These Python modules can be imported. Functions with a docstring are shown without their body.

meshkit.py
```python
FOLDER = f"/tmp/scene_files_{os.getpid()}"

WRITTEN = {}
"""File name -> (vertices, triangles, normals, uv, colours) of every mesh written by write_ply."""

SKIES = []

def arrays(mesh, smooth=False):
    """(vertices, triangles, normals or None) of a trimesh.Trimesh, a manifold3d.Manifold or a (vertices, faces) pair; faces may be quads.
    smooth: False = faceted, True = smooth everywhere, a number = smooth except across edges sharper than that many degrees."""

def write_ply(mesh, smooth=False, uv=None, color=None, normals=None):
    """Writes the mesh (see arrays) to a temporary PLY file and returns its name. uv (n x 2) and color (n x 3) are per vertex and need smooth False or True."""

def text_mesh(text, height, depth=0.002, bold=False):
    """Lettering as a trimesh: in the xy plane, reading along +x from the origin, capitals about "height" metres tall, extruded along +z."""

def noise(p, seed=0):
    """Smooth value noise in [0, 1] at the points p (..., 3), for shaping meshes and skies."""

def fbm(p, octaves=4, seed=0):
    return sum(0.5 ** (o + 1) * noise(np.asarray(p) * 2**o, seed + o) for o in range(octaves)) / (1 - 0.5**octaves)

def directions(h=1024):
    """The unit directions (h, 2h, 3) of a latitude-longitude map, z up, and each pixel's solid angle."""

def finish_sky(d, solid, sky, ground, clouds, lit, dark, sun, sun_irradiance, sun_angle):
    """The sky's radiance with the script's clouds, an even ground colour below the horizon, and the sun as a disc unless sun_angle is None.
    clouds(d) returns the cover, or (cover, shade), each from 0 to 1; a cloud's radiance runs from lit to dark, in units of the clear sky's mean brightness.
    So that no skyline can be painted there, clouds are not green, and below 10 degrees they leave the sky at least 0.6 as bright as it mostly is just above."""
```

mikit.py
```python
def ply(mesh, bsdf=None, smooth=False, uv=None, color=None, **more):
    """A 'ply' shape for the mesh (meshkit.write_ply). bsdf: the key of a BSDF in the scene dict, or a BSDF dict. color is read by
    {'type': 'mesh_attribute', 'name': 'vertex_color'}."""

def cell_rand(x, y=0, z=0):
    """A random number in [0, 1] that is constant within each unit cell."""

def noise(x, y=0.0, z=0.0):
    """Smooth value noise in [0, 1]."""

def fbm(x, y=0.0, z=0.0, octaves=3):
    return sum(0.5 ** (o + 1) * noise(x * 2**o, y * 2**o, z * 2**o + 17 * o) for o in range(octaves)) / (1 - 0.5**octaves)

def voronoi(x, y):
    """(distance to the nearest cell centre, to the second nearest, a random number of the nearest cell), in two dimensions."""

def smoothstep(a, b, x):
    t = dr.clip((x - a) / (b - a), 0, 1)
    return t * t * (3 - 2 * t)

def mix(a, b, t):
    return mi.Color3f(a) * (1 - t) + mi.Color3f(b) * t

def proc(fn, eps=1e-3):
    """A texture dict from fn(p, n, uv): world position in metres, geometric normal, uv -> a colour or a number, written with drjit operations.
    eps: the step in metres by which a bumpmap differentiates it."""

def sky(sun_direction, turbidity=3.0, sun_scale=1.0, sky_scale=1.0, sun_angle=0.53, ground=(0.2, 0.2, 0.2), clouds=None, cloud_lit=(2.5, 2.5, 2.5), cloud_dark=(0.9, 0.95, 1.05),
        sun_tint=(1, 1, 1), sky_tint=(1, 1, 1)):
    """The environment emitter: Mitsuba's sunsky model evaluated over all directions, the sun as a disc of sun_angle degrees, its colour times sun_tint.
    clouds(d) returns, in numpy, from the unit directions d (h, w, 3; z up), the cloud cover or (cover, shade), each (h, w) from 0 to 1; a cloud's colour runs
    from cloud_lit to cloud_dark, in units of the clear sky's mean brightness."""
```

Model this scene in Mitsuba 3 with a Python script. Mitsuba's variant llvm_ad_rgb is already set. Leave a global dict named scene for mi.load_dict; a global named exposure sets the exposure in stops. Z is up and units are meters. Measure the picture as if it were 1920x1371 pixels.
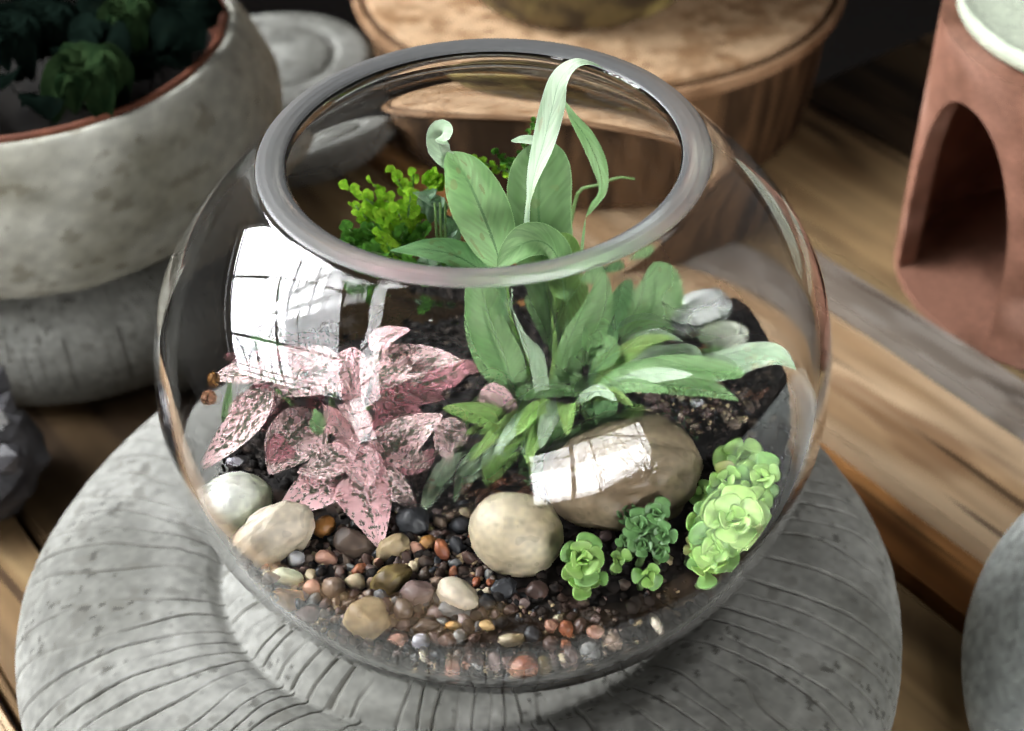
import math, random
import numpy as np
import trimesh, manifold3d as m3
import mitsuba as mi, drjit as dr
import mikit, meshkit
from mikit import proc, noise, fbm, voronoi, cell_rand, smoothstep, mix

# ------------------------------------------------------------------ scale, camera, light
# everything below is modelled in units of the bowl's radius, the bowl's centre at the origin; UNIT turns it into metres
UNIT = 0.11
TABLE = -1.40                       # height of the table top below the bowl's centre, in bowl radii
scene, labels = {}, {}
rng = np.random.default_rng(7)
T = mi.ScalarTransform4f


def world(p):
    return (np.asarray(p, float) - [0, 0, TABLE]) * UNIT


EYE = np.array([0.0545, -3.4322, 2.8972])
RIGHT = np.array([0.9993, -0.0247, -0.0289])
UP = np.array([0.038, 0.6496, 0.7594])
BACK = np.array([0.0, -0.7599, 0.65])
FOCAL = 2788.04                     # in pixels of the 1920 x 1371 photograph
scene['camera'] = {'type': 'thinlens', 'fov': 38.0, 'fov_axis': 'x', 'aperture_radius': 0.025 * UNIT, 'focus_distance': 4.22 * UNIT,
                   'near_clip': 0.01, 'far_clip': 60.0,
                   'to_world': T().look_at(origin=world(EYE).tolist(), target=(world(EYE) - BACK * 0.1).tolist(), up=UP.tolist())}
exposure = 0.55
AMBIENT = 0.065                      # the dim room round the table
WINDOW_SIDE, WINDOW_FRONT = (24.0, 9.0), 11.0   # the side window: its far half, its near half (set dimmer so the stone disc stays dark on its far side)  # radiance of the two windows' overcast panes
scene['room_light'] = {'type': 'constant', 'radiance': {'type': 'rgb', 'value': [AMBIENT, AMBIENT * 0.99, AMBIENT * 0.97]}}


def ray(px, py):
    return (px - 960) / FOCAL * RIGHT - (py - 685.5) / FOCAL * UP - BACK


def onz(px, py, z):                 # the place at height z that is seen at a pixel of the photograph
    d = ray(px, py)
    return EYE + (z - EYE[2]) / d[2] * d


def ony(px, py, y):                 # the same in the upright plane at distance y
    d = ray(px, py)
    return EYE + (y - EYE[1]) / d[1] * d


def onball(px, py, r):              # the same on the near side of a ball round the origin
    d = ray(px, py)
    d = d / np.linalg.norm(d)
    b, c = EYE @ d, EYE @ EYE - r * r
    return EYE + (-b - math.sqrt(max(b * b - c, 0))) * d


# ------------------------------------------------------------------ helpers
def numbered(name):
    if name not in scene and not any(k.startswith(name + '__') for k in scene):
        return name
    i = 1
    while f'{name}_{i:03d}' in scene or any(k.startswith(f'{name}_{i:03d}__') for k in scene):
        i += 1
    return f'{name}_{i:03d}'


counts = {}


def number_fast(name):              # numbered() for names that are handed out in long loops
    n = counts.get(name, 0)
    counts[name] = n + 1
    return name if n == 0 else f'{name}_{n:03d}'


def tag(key, label=None, category=None, group=None, kind=None):
    d = {k: v for k, v in dict(label=label, category=category, group=group, kind=kind).items() if v}
    if d:
        labels[key] = d
    return key


def put(key, v, f, bsdf, smooth=True, uv=None, color=None):
    """One mesh. A bsdf named 'blotch:NAME' is a material whose colour varies from vertex to vertex as BLOTCH[NAME] says."""
    if bsdf.startswith('blotch:'):
        name = bsdf[7:]
        bsdf = BLOTCH[name][0]
        smooth = bool(smooth)
        if bsdf == 'rough_blotched':
            color = blotched(np.asarray(v, float), name)[1]
        else:                          # uv.x says which row of the table of blotched colours
            uv = np.stack([np.full(len(v), BLOTCHED.index(name) + 0.5), np.zeros(len(v))], -1)
            if bsdf == 'polished_blotched':
                bsdf = 'polished'
    scene[key] = mikit.ply((world(v), f), bsdf, smooth=smooth, uv=uv, color=color)
    return key


BLOTCH, BLOTCHED = {}, []


def lerp3(a, b, t):
    return np.asarray(a, float) * (1 - t[..., None]) + np.asarray(b, float) * t[..., None]


def sstep(a, b, x):
    t = np.clip((x - a) / (b - a), 0, 1)
    return t * t * (3 - 2 * t)


def blotched(v, name):
    bsdf, base, dark, freq, light, fine = BLOTCH[name]
    a = meshkit.fbm(v * freq, 3)
    c = lerp3(dark, base, sstep(0.35, 0.65, a))
    if light is not None:
        c = lerp3(c, light, sstep(0.55, 0.8, meshkit.fbm(v * freq * 0.7 + [9, 0, 0], 2)))
    return bsdf, np.clip(c * (0.86 + 0.28 * meshkit.noise(v * fine))[..., None], 0, 1)


def blotch(name, bsdf, base, dark, freq=9.0, light=None, fine=50.0):
    BLOTCH[name] = (bsdf, base, dark, freq, light, fine)
    if bsdf != 'rough_blotched':
        BLOTCHED.append(name)


def table(rows, column, i):
    """The colour in a column of a table, looked up by row number."""
    return mi.Color3f(*[dr.gather(mi.Float, mi.Float([float(r[column][c]) for r in rows]), i) for c in range(3)])


def blotched_colour(p, n, uv):
    rows = [(b[1], b[2], b[4] if b[4] is not None else b[1], (b[3], 0, 0)) for b in (BLOTCH[k] for k in BLOTCHED)]
    i = mi.UInt32(dr.clip(uv.x, 0, len(rows) - 0.5))
    q = p / UNIT
    f = table(rows, 3, i).x
    a = fbm(q.x * f, q.y * f, q.z * f, 3)
    b = fbm(q.x * f * 0.7 + 9, q.y * f * 0.7, q.z * f * 0.7, 2)
    c = mix(mix(table(rows, 1, i), table(rows, 0, i), smoothstep(0.35, 0.65, a)), table(rows, 2, i), smoothstep(0.55, 0.8, b))
    spot = smoothstep(0.78, 0.86, noise(q.x * 38, q.y * 38, q.z * 38 + 7))
    return c * (0.82 + 0.36 * noise(q.x * 60, q.y * 60, q.z * 60)) * (1 - 0.14 * spot)


def lathe(profile, n=128, wobble=None, closed_top=True):
    """Surface of revolution from (r, z) rows; rows with r = 0 close it."""
    prof = np.asarray(profile, float)
    a = np.linspace(0, 2 * np.pi, n, endpoint=False)
    V = np.stack([prof[:, None, 0] * np.cos(a), prof[:, None, 0] * np.sin(a), np.repeat(prof[:, 1:2], n, 1)], -1)
    if wobble is not None:
        V = wobble(V, a)
    m = len(prof)
    i, j = np.meshgrid(np.arange(m - 1), np.arange(n), indexing='ij')
    q = np.stack([i * n + j, i * n + (j + 1) % n, (i + 1) * n + (j + 1) % n, (i + 1) * n + j], -1).reshape(-1, 4)
    return V.reshape(-1, 3), q


def smooth_profile(points, n=60):
    p = np.asarray(points, float)
    d = np.r_[0, np.cumsum(np.linalg.norm(np.diff(p, axis=0), axis=1))]
    from scipy.interpolate import PchipInterpolator
    t = np.linspace(0, d[-1], n)
    return np.stack([PchipInterpolator(d, p[:, 0])(t), PchipInterpolator(d, p[:, 1])(t)], -1)


def catmull(P, n):
    P = np.asarray(P, float)
    P = np.vstack([2 * P[0] - P[1], P, 2 * P[-1] - P[-2]])
    m = len(P) - 3
    out = []
    for t in np.linspace(0, m - 1e-9, n):
        i = int(t)
        u = t - i
        a, b, c, d = P[i:i + 4]
        out.append(0.5 * (2 * b + (c - a) * u + (2 * a - 5 * b + 4 * c - d) * u * u + (3 * b - 3 * c + d - a) * u ** 3))
    return np.array(out)


def tube(points, r0, r1, sides=7, n=12):
    C = catmull(points, n)
    t = np.gradient(C, axis=0)
    t /= np.linalg.norm(t, axis=1, keepdims=True)
    h = np.array([0.31, 0.2, 0.93]) if abs(t[0, 2]) < 0.8 else np.array([0.9, 0.3, 0.1])
    s = np.cross(t, h)
    s /= np.linalg.norm(s, axis=1, keepdims=True)
    w = np.cross(s, t)
    a = np.linspace(0, 2 * np.pi, sides, endpoint=False)
    r = np.linspace(r0, r1, n)[:, None, None]
    V = C[:, None] + r * (np.cos(a)[None, :, None] * s[:, None] + np.sin(a)[None, :, None] * w[:, None])
    i, j = np.meshgrid(np.arange(n - 1), np.arange(sides), indexing='ij')
    q = np.stack([i * sides + j, i * sides + (j + 1) % sides, (i + 1) * sides + (j + 1) % sides, (i + 1) * sides + j], -1).reshape(-1, 4)
    V = np.vstack([V.reshape(-1, 3), C[:1], C[-1:]])
    f = np.vstack([q[:, [0, 1, 2]], q[:, [0, 2, 3]]])
    k = n * sides
    caps = [[k, (b + 1) % sides, b] for b in range(sides)] + [[k + 1, (n - 1) * sides + b, (n - 1) * sides + (b + 1) % sides] for b in range(sides)]
    return V, np.vstack([f, caps])


def join(parts):
    V, F, n = [], [], 0
    for v, f in parts:
        f = np.asarray(f)
        if f.shape[1] == 4:
            f = np.vstack([f[:, [0, 1, 2]], f[:, [0, 2, 3]]])
        V.append(v)
        F.append(f + n)
        n += len(v)
    return np.vstack(V), np.vstack(F)


# ------------------------------------------------------------------ materials
def rgb(c):
    return {'type': 'rgb', 'value': [float(x) for x in c]}


def principled(color, rough, spec=0.5, **kw):
    return {'type': 'principled', 'base_color': color if isinstance(color, dict) else rgb(color), 'roughness': rough, 'specular': spec, **kw}


def bumped(inner, fn, scale, eps=1e-3):
    return {'type': 'bumpmap', 'arbitrary': proc(fn, eps), 'scale': scale, 'nested': inner}


def mat(name, d, both=True):
    scene[name] = {'type': 'twosided', 'nested': d} if both else d
    return name


K = 1 / UNIT


def mottled(base, dark, freq=9.0, light=None, fine=60.0, lo=0.35, hi=0.65):
    def fn(p, n, uv):
        q = p * K
        a = fbm(q.x * freq, q.y * freq, q.z * freq, 3)
        b = noise(q.x * fine, q.y * fine, q.z * fine)
        c = mix(dark, base, smoothstep(lo, hi, a))
        if light is not None:
            c = mix(c, light, smoothstep(0.55, 0.8, fbm(q.x * freq * 0.7 + 9, q.y * freq * 0.7, q.z * freq * 0.7, 2)))
        return c * (0.86 + 0.28 * b)
    return proc(fn)


def carved_colours(V, g):
    """Weathered grey carved stone: blotches, pits, and dirt held in the carved grooves (g: how deep the groove is at each vertex)."""
    big = meshkit.fbm(V * 2.2, 4)
    fine = 0.6 * meshkit.fbm(V * 26, 3) + 0.4 * meshkit.noise(V * 48 + 3)
    pits = sstep(0.66, 0.76, meshkit.fbm(V * 17 + [5, 0, 0], 2))
    c = lerp3((0.148, 0.148, 0.132), (0.258, 0.258, 0.237), sstep(0.3, 0.68, big)) * (0.52 + 0.95 * fine)[..., None]
    c = lerp3(c, (0.10, 0.095, 0.08), 0.45 * pits)
    pore = sstep(0.70, 0.82, meshkit.noise(V * 42 + 8)) * sstep(0.4, 0.6, meshkit.fbm(V * 5, 2))
    c = lerp3(c, (0.05, 0.048, 0.04), 0.75 * pore)
    return np.clip(lerp3(c, (0.085, 0.08, 0.066), 0.72 * np.clip(g, 0, 1)), 0, 1)


def concrete_colours(V):
    c = lerp3((0.23, 0.22, 0.17), (0.42, 0.415, 0.36), sstep(0.3, 0.66, meshkit.fbm(V * 2.6 + [3, 0, 0], 4)))
    c = c * (0.66 + 0.68 * meshkit.fbm(V * 20, 3))[..., None]
    return np.clip(lerp3(c, (0.15, 0.13, 0.085), 0.55 * sstep(0.60, 0.72, meshkit.fbm(V * 14 + [0, 0, 2], 3))), 0, 1)


def speckled_colours(V):
    c = lerp3((0.36, 0.39, 0.37), (0.56, 0.60, 0.57), sstep(0.25, 0.7, meshkit.fbm(V * 4, 3)))
    return np.clip(c * (0.6 + 0.8 * meshkit.noise(V * 40))[..., None], 0, 1)


ALONG = np.array([0.575, -0.818, 0.0])   # the way the table's boards run
ACROSS = np.array([0.818, 0.575, 0.0])


WOODS = [((0.50, 0.36, 0.225), (0.32, 0.20, 0.105), (0.085, 0.038, 0.015), 1.3, 0.0), ((0.44, 0.21, 0.07), (0.29, 0.12, 0.035), (0.05, 0.02, 0.008), 4.1, 0.0),
         ((0.29, 0.195, 0.095), (0.18, 0.11, 0.05), (0.045, 0.025, 0.012), 8.7, 0.0), ((0.26, 0.215, 0.175), (0.15, 0.12, 0.095), (0.03, 0.022, 0.016), 2.2, 0.6),
         ((0.09, 0.055, 0.025), (0.045, 0.026, 0.012), (0.012, 0.008, 0.005), 6.5, 0.0)]  # last wood: shade cast on the table is put into its colour
BOARDS = ('board_pale', 'board_amber', 'board_olive', 'board_grey', 'board_shaded')


def board_colours(V, kind, seed):
    """Sawn wood whose grain runs along the boards."""
    light, mid, dark, _, grey = WOODS[kind]
    x = V @ ACROSS
    t = V @ ALONG + seed * 3.7
    z = V[:, 2]
    st = lambda *a: np.stack(a, -1)
    x = x + 0.16 * (meshkit.noise(st(x * 1.2 + 5, t * 0.7, 0 * x + seed)) - 0.5)
    grain = meshkit.fbm(st(x * 7, t * 0.5, z * 5), 3)
    line = meshkit.noise(st(x * 30, t * 1.1, z * 9))
    knot = sstep(0.58, 0.72, meshkit.fbm(st(x * 3.2 + 7, t * 0.7, z), 3))
    fleck = meshkit.noise(st(x * 22, t * 6, z))
    c = lerp3(lerp3(mid, light, sstep(0.32, 0.6, grain)), dark, 0.85 * knot)
    if grey:
        c = lerp3(c, (0.26, 0.23, 0.20), grey * sstep(0.4, 0.6, fleck))
    crack = sstep(0.74, 0.84, meshkit.noise(st(x * 20 + 11, t * 0.5, 0 * x + 3)))
    patch = sstep(0.55, 0.70, meshkit.fbm(st(x * 4 + 2, t * 1.2, 0 * x + seed), 3))
    c = lerp3(c, np.asarray(dark) * 1.8, 0.55 * patch)
    return np.clip(lerp3(c * (0.74 + 0.32 * line + 0.2 * fleck)[:, None], (0.04, 0.02, 0.010), 0.8 * crack), 0, 1)


def stave_colours(V, u):
    st = lambda *a: np.stack(a, -1)
    g = meshkit.fbm(st(u * 90, V[:, 2] * 1.5, 0 * u), 3)
    line = meshkit.noise(st(u * 300, V[:, 2] * 4, 0 * u))
    stave = np.modf(np.floor(u * 34) * 0.618)[0]
    c = lerp3((0.034, 0.018, 0.008), (0.12, 0.066, 0.031), sstep(0.3, 0.7, g))
    return c * (0.62 + 0.4 * line + 0.4 * stave)[:, None]


def cork_colours(V):
    a = 0.5 * meshkit.fbm(V * [4, 7, 4], 4) + 0.5 * meshkit.fbm(V * 16, 3)
    c = lerp3((0.25, 0.14, 0.068), (0.48, 0.325, 0.195), sstep(0.36, 0.60, a))
    c = lerp3(c, (0.24, 0.125, 0.055), 0.6 * sstep(0.58, 0.7, meshkit.fbm(V * 7 + [0, 4, 0], 3)))
    return c * (0.85 + 0.3 * meshkit.noise(V * 30))[:, None]


def soil_colours(V):
    c = lerp3((0.006, 0.005, 0.0045), (0.021, 0.0155, 0.012), sstep(0.36, 0.70, meshkit.fbm(V * 18, 3)))
    c = lerp3(c, (0.05, 0.026, 0.017), 0.6 * sstep(0.66, 0.78, meshkit.fbm(V * 10 + [3, 0, 0], 2)))
    c = lerp3(c, (0.10, 0.072, 0.05), 0.7 * sstep(0.74, 0.86, meshkit.noise(V * 30 + 4)))
    return c * (0.6 + 0.8 * meshkit.noise(V * 45))[:, None]


mat('block_groove', principled((0.07, 0.035, 0.015), 0.8, 0.2))
VERTEX = {'type': 'mesh_attribute', 'name': 'vertex_color'}
mat('rough_blotched', principled(VERTEX, 0.8, 0.25))
mat('polished_blotched', principled(VERTEX, 0.40, 0.38))
mat('polished', principled(proc(blotched_colour), 0.40, 0.38))
mat('fleshy_blotched', {**principled(proc(blotched_colour), 0.4, 0.45), 'flatness': 0.5})
blotch('block_lip', 'rough_blotched', (0.30, 0.18, 0.10), (0.20, 0.11, 0.055), 5)
mat('terracotta', principled(mottled((0.25, 0.118, 0.079), (0.17, 0.078, 0.050), 5, (0.31, 0.165, 0.12)), 0.85, 0.25))
blotch('glazed_dish', 'polished_blotched', (0.60, 0.66, 0.52), (0.52, 0.58, 0.45), 4)
blotch('dark_glaze', 'polished_blotched', (0.10, 0.075, 0.03), (0.03, 0.022, 0.012), 7, (0.24, 0.20, 0.07))
blotch('red_clay', 'rough_blotched', (0.16, 0.055, 0.03), (0.10, 0.035, 0.02), 8)
blotch('peat', 'rough_blotched', (0.012, 0.010, 0.008), (0.006, 0.005, 0.004), 12)
mat('dark_frame', principled((0.03, 0.028, 0.025), 0.6, 0.3))
mat('dim_floor', principled((0.012, 0.010, 0.009), 0.9, 0.1))  # near-black colour stands for a floor lying in darkness


blotch('bark', 'polished_blotched', (0.17, 0.075, 0.035), (0.07, 0.03, 0.016), 20)

# leaves: uv.x runs across a leaf (plus a whole number that differs from leaf to leaf), uv.y from its base to its tip


LEAF = {}


def leaf_kind(name, light, deep, rib):
    LEAF[name] = [np.array(c) for c in (light, deep, rib)]


def leaf_colour(p, n, uv):
    """uv.x: the leaf's number plus the place across it; uv.y: twice the row in LEAF plus the place from base to tip."""
    rows = list(LEAF.values())
    row = dr.floor(uv.y * 0.5)
    i = mi.UInt32(dr.clip(row, 0, len(rows) - 1))
    y = uv.y - 2 * row
    k = dr.floor(uv.x)
    a = uv.x - k
    m = dr.abs(2 * a - 1)
    light = table(rows, 0, i)
    c = mix(table(rows, 1, i), light, smoothstep(0.25, 0.75, fbm(a * 3 + k * 7, y * 4 + k, 0.0, 3)))
    vein = noise(a * 6 + k, y * 52 - m * 10 + k * 3)
    c = c * ((0.86 + 0.28 * vein) * (0.70 + 0.52 * cell_rand(k, 5)))
    rib = 1 - smoothstep(0.015, 0.07, m)
    c = mix(c, table(rows, 2, i), 0.7 * rib * smoothstep(1.0, 0.5, y))
    spot = smoothstep(0.80, 0.86, noise(a * 9 + k * 3, y * 14, 7.0)) * smoothstep(0.5, 0.9, cell_rand(k, 9))
    c = mix(c, light * mi.Color3f(0.85, 0.55, 0.45), 0.5 * spot)
    return mix(c, dr.minimum(light * 1.5, 0.8), 0.5 * smoothstep(0.94, 1.0, m))


def leaf_mat(name, colour, rough=0.42, diff=0.55, spec=0.45):
    # a thin leaf: part of the light goes through it
    scene[name] = {'type': 'principledthin', 'base_color': colour, 'roughness': rough, 'diff_trans': diff, 'spec_trans': 0.0, 'eta': 1.0 + spec}
    return name


leaf_mat('thin_leaf', proc(leaf_colour), 0.5, 0.42, 0.32)
leaf_kind('strap_leaf', (0.34, 0.54, 0.26), (0.22, 0.41, 0.16), (0.08, 0.19, 0.07))
leaf_kind('strap_leaf_yellowish', (0.39, 0.60, 0.20), (0.27, 0.48, 0.13), (0.10, 0.22, 0.05))
leaf_kind('strap_leaf_dark', (0.19, 0.36, 0.16), (0.12, 0.26, 0.10), (0.05, 0.12, 0.05))
leaf_kind('strap_leaf_pale', (0.58, 0.73, 0.53), (0.46, 0.63, 0.42), (0.34, 0.52, 0.33))
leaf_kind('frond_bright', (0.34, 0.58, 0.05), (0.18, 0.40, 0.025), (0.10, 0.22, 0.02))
leaf_kind('frond_painted_shade', (0.08, 0.22, 0.03), (0.04, 0.12, 0.02), (0.03, 0.09, 0.02))  # shaded copy of the frond green, darkness painted into it
leaf_kind('silver_leaf', (0.44, 0.60, 0.45), (0.24, 0.42, 0.26), (0.20, 0.30, 0.20))
leaf_kind('gloom_leaf', (0.004, 0.008, 0.006), (0.002, 0.004, 0.003), (0.005, 0.008, 0.005))  # shade inside the planter put into the colour, almost black
leaf_kind('gloom_leaf_green', (0.018, 0.034, 0.013), (0.006, 0.015, 0.006), (0.02, 0.04, 0.015))  # same painted shade, lighter for heads that catch light


PINKS = [((0.95, 0.66, 0.67), 0.0), ((0.95, 0.74, 0.72), 0.07), ((0.70, 0.34, 0.38), 0.06)]


def speckled_colour_leaf(p, n, uv):
    """Pink leaf with dark green freckles, thickest along the midrib; a leaf's number, modulo 3, says which of PINKS it is."""
    k = dr.floor(uv.x)
    a = uv.x - k
    kind = k - 3 * dr.floor((k + 0.5) / 3)
    m = dr.abs(2 * a - 1)
    x, y = a * 11 + k * 13.1, uv.y * 16.5 + k * 5.7
    f = fbm(x * 1.5, y * 1.5, k, 3)
    d1, d2, w = voronoi(x * 0.95, y * 0.95)
    shade = noise(x * 0.2, y * 0.2, 2.0)
    pink, dense = mi.Color3f(0), mi.Float(0)
    for i, (c, d) in enumerate(PINKS):
        on = dr.abs(kind - i) < 0.5
        pink = dr.select(on, mi.Color3f(c), pink)
        dense = dr.select(on, d, dense)
    base = pink * mix((1, 1, 1), (0.82, 0.68, 0.70), shade)
    near_rib = dr.exp(-dr.square(m / 0.24)) * smoothstep(1.02, 0.35, uv.y)
    t = 0.668 - dense - 0.19 * near_rib
    net = smoothstep(t, t + 0.06, f)
    dots = (1 - smoothstep(0.20, 0.30, d1)) * smoothstep(0.55 - dense * 2, 0.6 - dense * 2, w)
    rib = (1 - smoothstep(0.015, 0.05, m)) * smoothstep(1.0, 0.6, uv.y)
    g = dr.clip(dr.maximum(dr.maximum(net, dots), 0.7 * rib), 0, 1)
    return mix(base, (0.05, 0.072, 0.038), 0.93 * g)


leaf_mat('speckled_leaf', proc(speckled_colour_leaf), 0.7, 0.3, 0.22)
SPECKLED = ('speckled_leaf_clear', 'speckled_leaf_netted', 'speckled_leaf_deep')


def put_leaf(key, V, q, kind, uv):
    if kind in SPECKLED:
        uv = uv.copy()
        uv[:, 0] += 2 * np.floor(uv[:, 0]) + SPECKLED.index(kind)   # leaf number times 3, plus the kind
        return put(key, V, q, 'speckled_leaf', True, uv)
    uv = uv.copy()
    uv[:, 1] = 2 * list(LEAF).index(kind) + np.clip(uv[:, 1], 0.001, 0.999)
    return put(key, V, q, 'thin_leaf', True, uv)


for nm, l, d in (('fleshy_leaf', (0.33, 0.54, 0.15), (0.22, 0.42, 0.09)), ('fleshy_leaf_green', (0.24, 0.46, 0.13), (0.16, 0.34, 0.08)), ('fleshy_leaf_tired', (0.40, 0.47, 0.16), (0.30, 0.32, 0.10)), ('fleshy_leaf_young', (0.42, 0.64, 0.20), (0.32, 0.54, 0.13)),
                 ('fleshy_leaf_dark', (0.17, 0.33, 0.11), (0.10, 0.22, 0.07)), ('fleshy_leaf_yellow', (0.55, 0.58, 0.24), (0.40, 0.42, 0.14))):
    blotch(nm, 'fleshy_blotched', l, d, 9)
mat('stem', principled((0.16, 0.27, 0.09), 0.55, 0.4))
mat('stem_brown', principled((0.12, 0.09, 0.045), 0.6, 0.4))

# stones and pebbles
STONES = {
    'celadon': ((0.78, 0.85, 0.66), (0.66, 0.76, 0.54), (0.86, 0.89, 0.78)),
    'cream': ((0.66, 0.58, 0.45), (0.50, 0.42, 0.30), (0.78, 0.74, 0.64)),
    'buff': ((0.66, 0.57, 0.40), (0.54, 0.44, 0.28), (0.72, 0.66, 0.50)),
    'brown_boulder': ((0.27, 0.215, 0.135), (0.17, 0.12, 0.07), (0.36, 0.30, 0.20)),
    'white': ((0.74, 0.76, 0.73), (0.62, 0.66, 0.62), (0.82, 0.84, 0.82)),
    'rosy_beige': ((0.30, 0.215, 0.155), (0.19, 0.13, 0.09), (0.40, 0.31, 0.24)),
    'tan': ((0.40, 0.31, 0.18), (0.30, 0.22, 0.12), (0.48, 0.40, 0.27)),
    'olive': ((0.20, 0.15, 0.055), (0.10, 0.07, 0.03), (0.28, 0.20, 0.09)),
    'amber': ((0.42, 0.20, 0.05), (0.26, 0.11, 0.03), (0.54, 0.36, 0.16)),
    'rust': ((0.34, 0.12, 0.055), (0.22, 0.07, 0.035), (0.46, 0.22, 0.12)),
    'maroon': ((0.110, 0.066, 0.052), (0.062, 0.038, 0.031), (0.20, 0.13, 0.112)),
    'mauve': ((0.19, 0.135, 0.12), (0.11, 0.075, 0.066), (0.30, 0.23, 0.21)),
    'charcoal': ((0.045, 0.047, 0.05), (0.022, 0.023, 0.026), (0.10, 0.10, 0.11)),
    'granite': ((0.20, 0.20, 0.19), (0.09, 0.09, 0.088), (0.36, 0.35, 0.33)),
    'pink': ((0.52, 0.29, 0.21), (0.36, 0.18, 0.12), (0.64, 0.45, 0.36)),
    'lilac': ((0.60, 0.60, 0.64), (0.48, 0.46, 0.50), (0.72, 0.72, 0.76)),
    'umber': ((0.13, 0.095, 0.07), (0.075, 0.052, 0.04), (0.21, 0.16, 0.12)),
}
for nm, (a, b, c) in STONES.items():
    big = nm in ('celadon', 'cream', 'buff', 'brown_boulder', 'white', 'rosy_beige')
    blotch('stone_' + nm, 'polished_blotched', a, b, 5 if big else 14, c, 40)


blotch('stone_lined_white', 'polished_blotched', (0.86, 0.88, 0.85), (0.78, 0.82, 0.78), 6, (0.90, 0.92, 0.90), 40)
blotch('stone_banded_amber', 'polished_blotched', (0.50, 0.26, 0.08), (0.60, 0.52, 0.42), 7, None, 40)
blotch('crystal_dark', 'polished_blotched', (0.075, 0.073, 0.078), (0.022, 0.021, 0.024), 5)
blotch('crystal_pale', 'polished_blotched', (0.46, 0.45, 0.46), (0.27, 0.26, 0.27), 6)
scene['clear_glass'] = {'type': 'dielectric', 'int_ior': 1.5, 'ext_ior': 1.0}
scene['ground_glass'] = {'type': 'blendbsdf', 'weight': 0.16, 'a': {'type': 'roughdielectric', 'int_ior': 1.5, 'ext_ior': 1.0, 'alpha': 0.14, 'distribution': 'ggx'},
                         'b': {'type': 'twosided', 'nested': {'type': 'diffuse', 'reflectance': rgb((0.62, 0.63, 0.63))}}}

# ------------------------------------------------------------------ the windows that light the table (outside the picture; seen in the glass)


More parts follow.
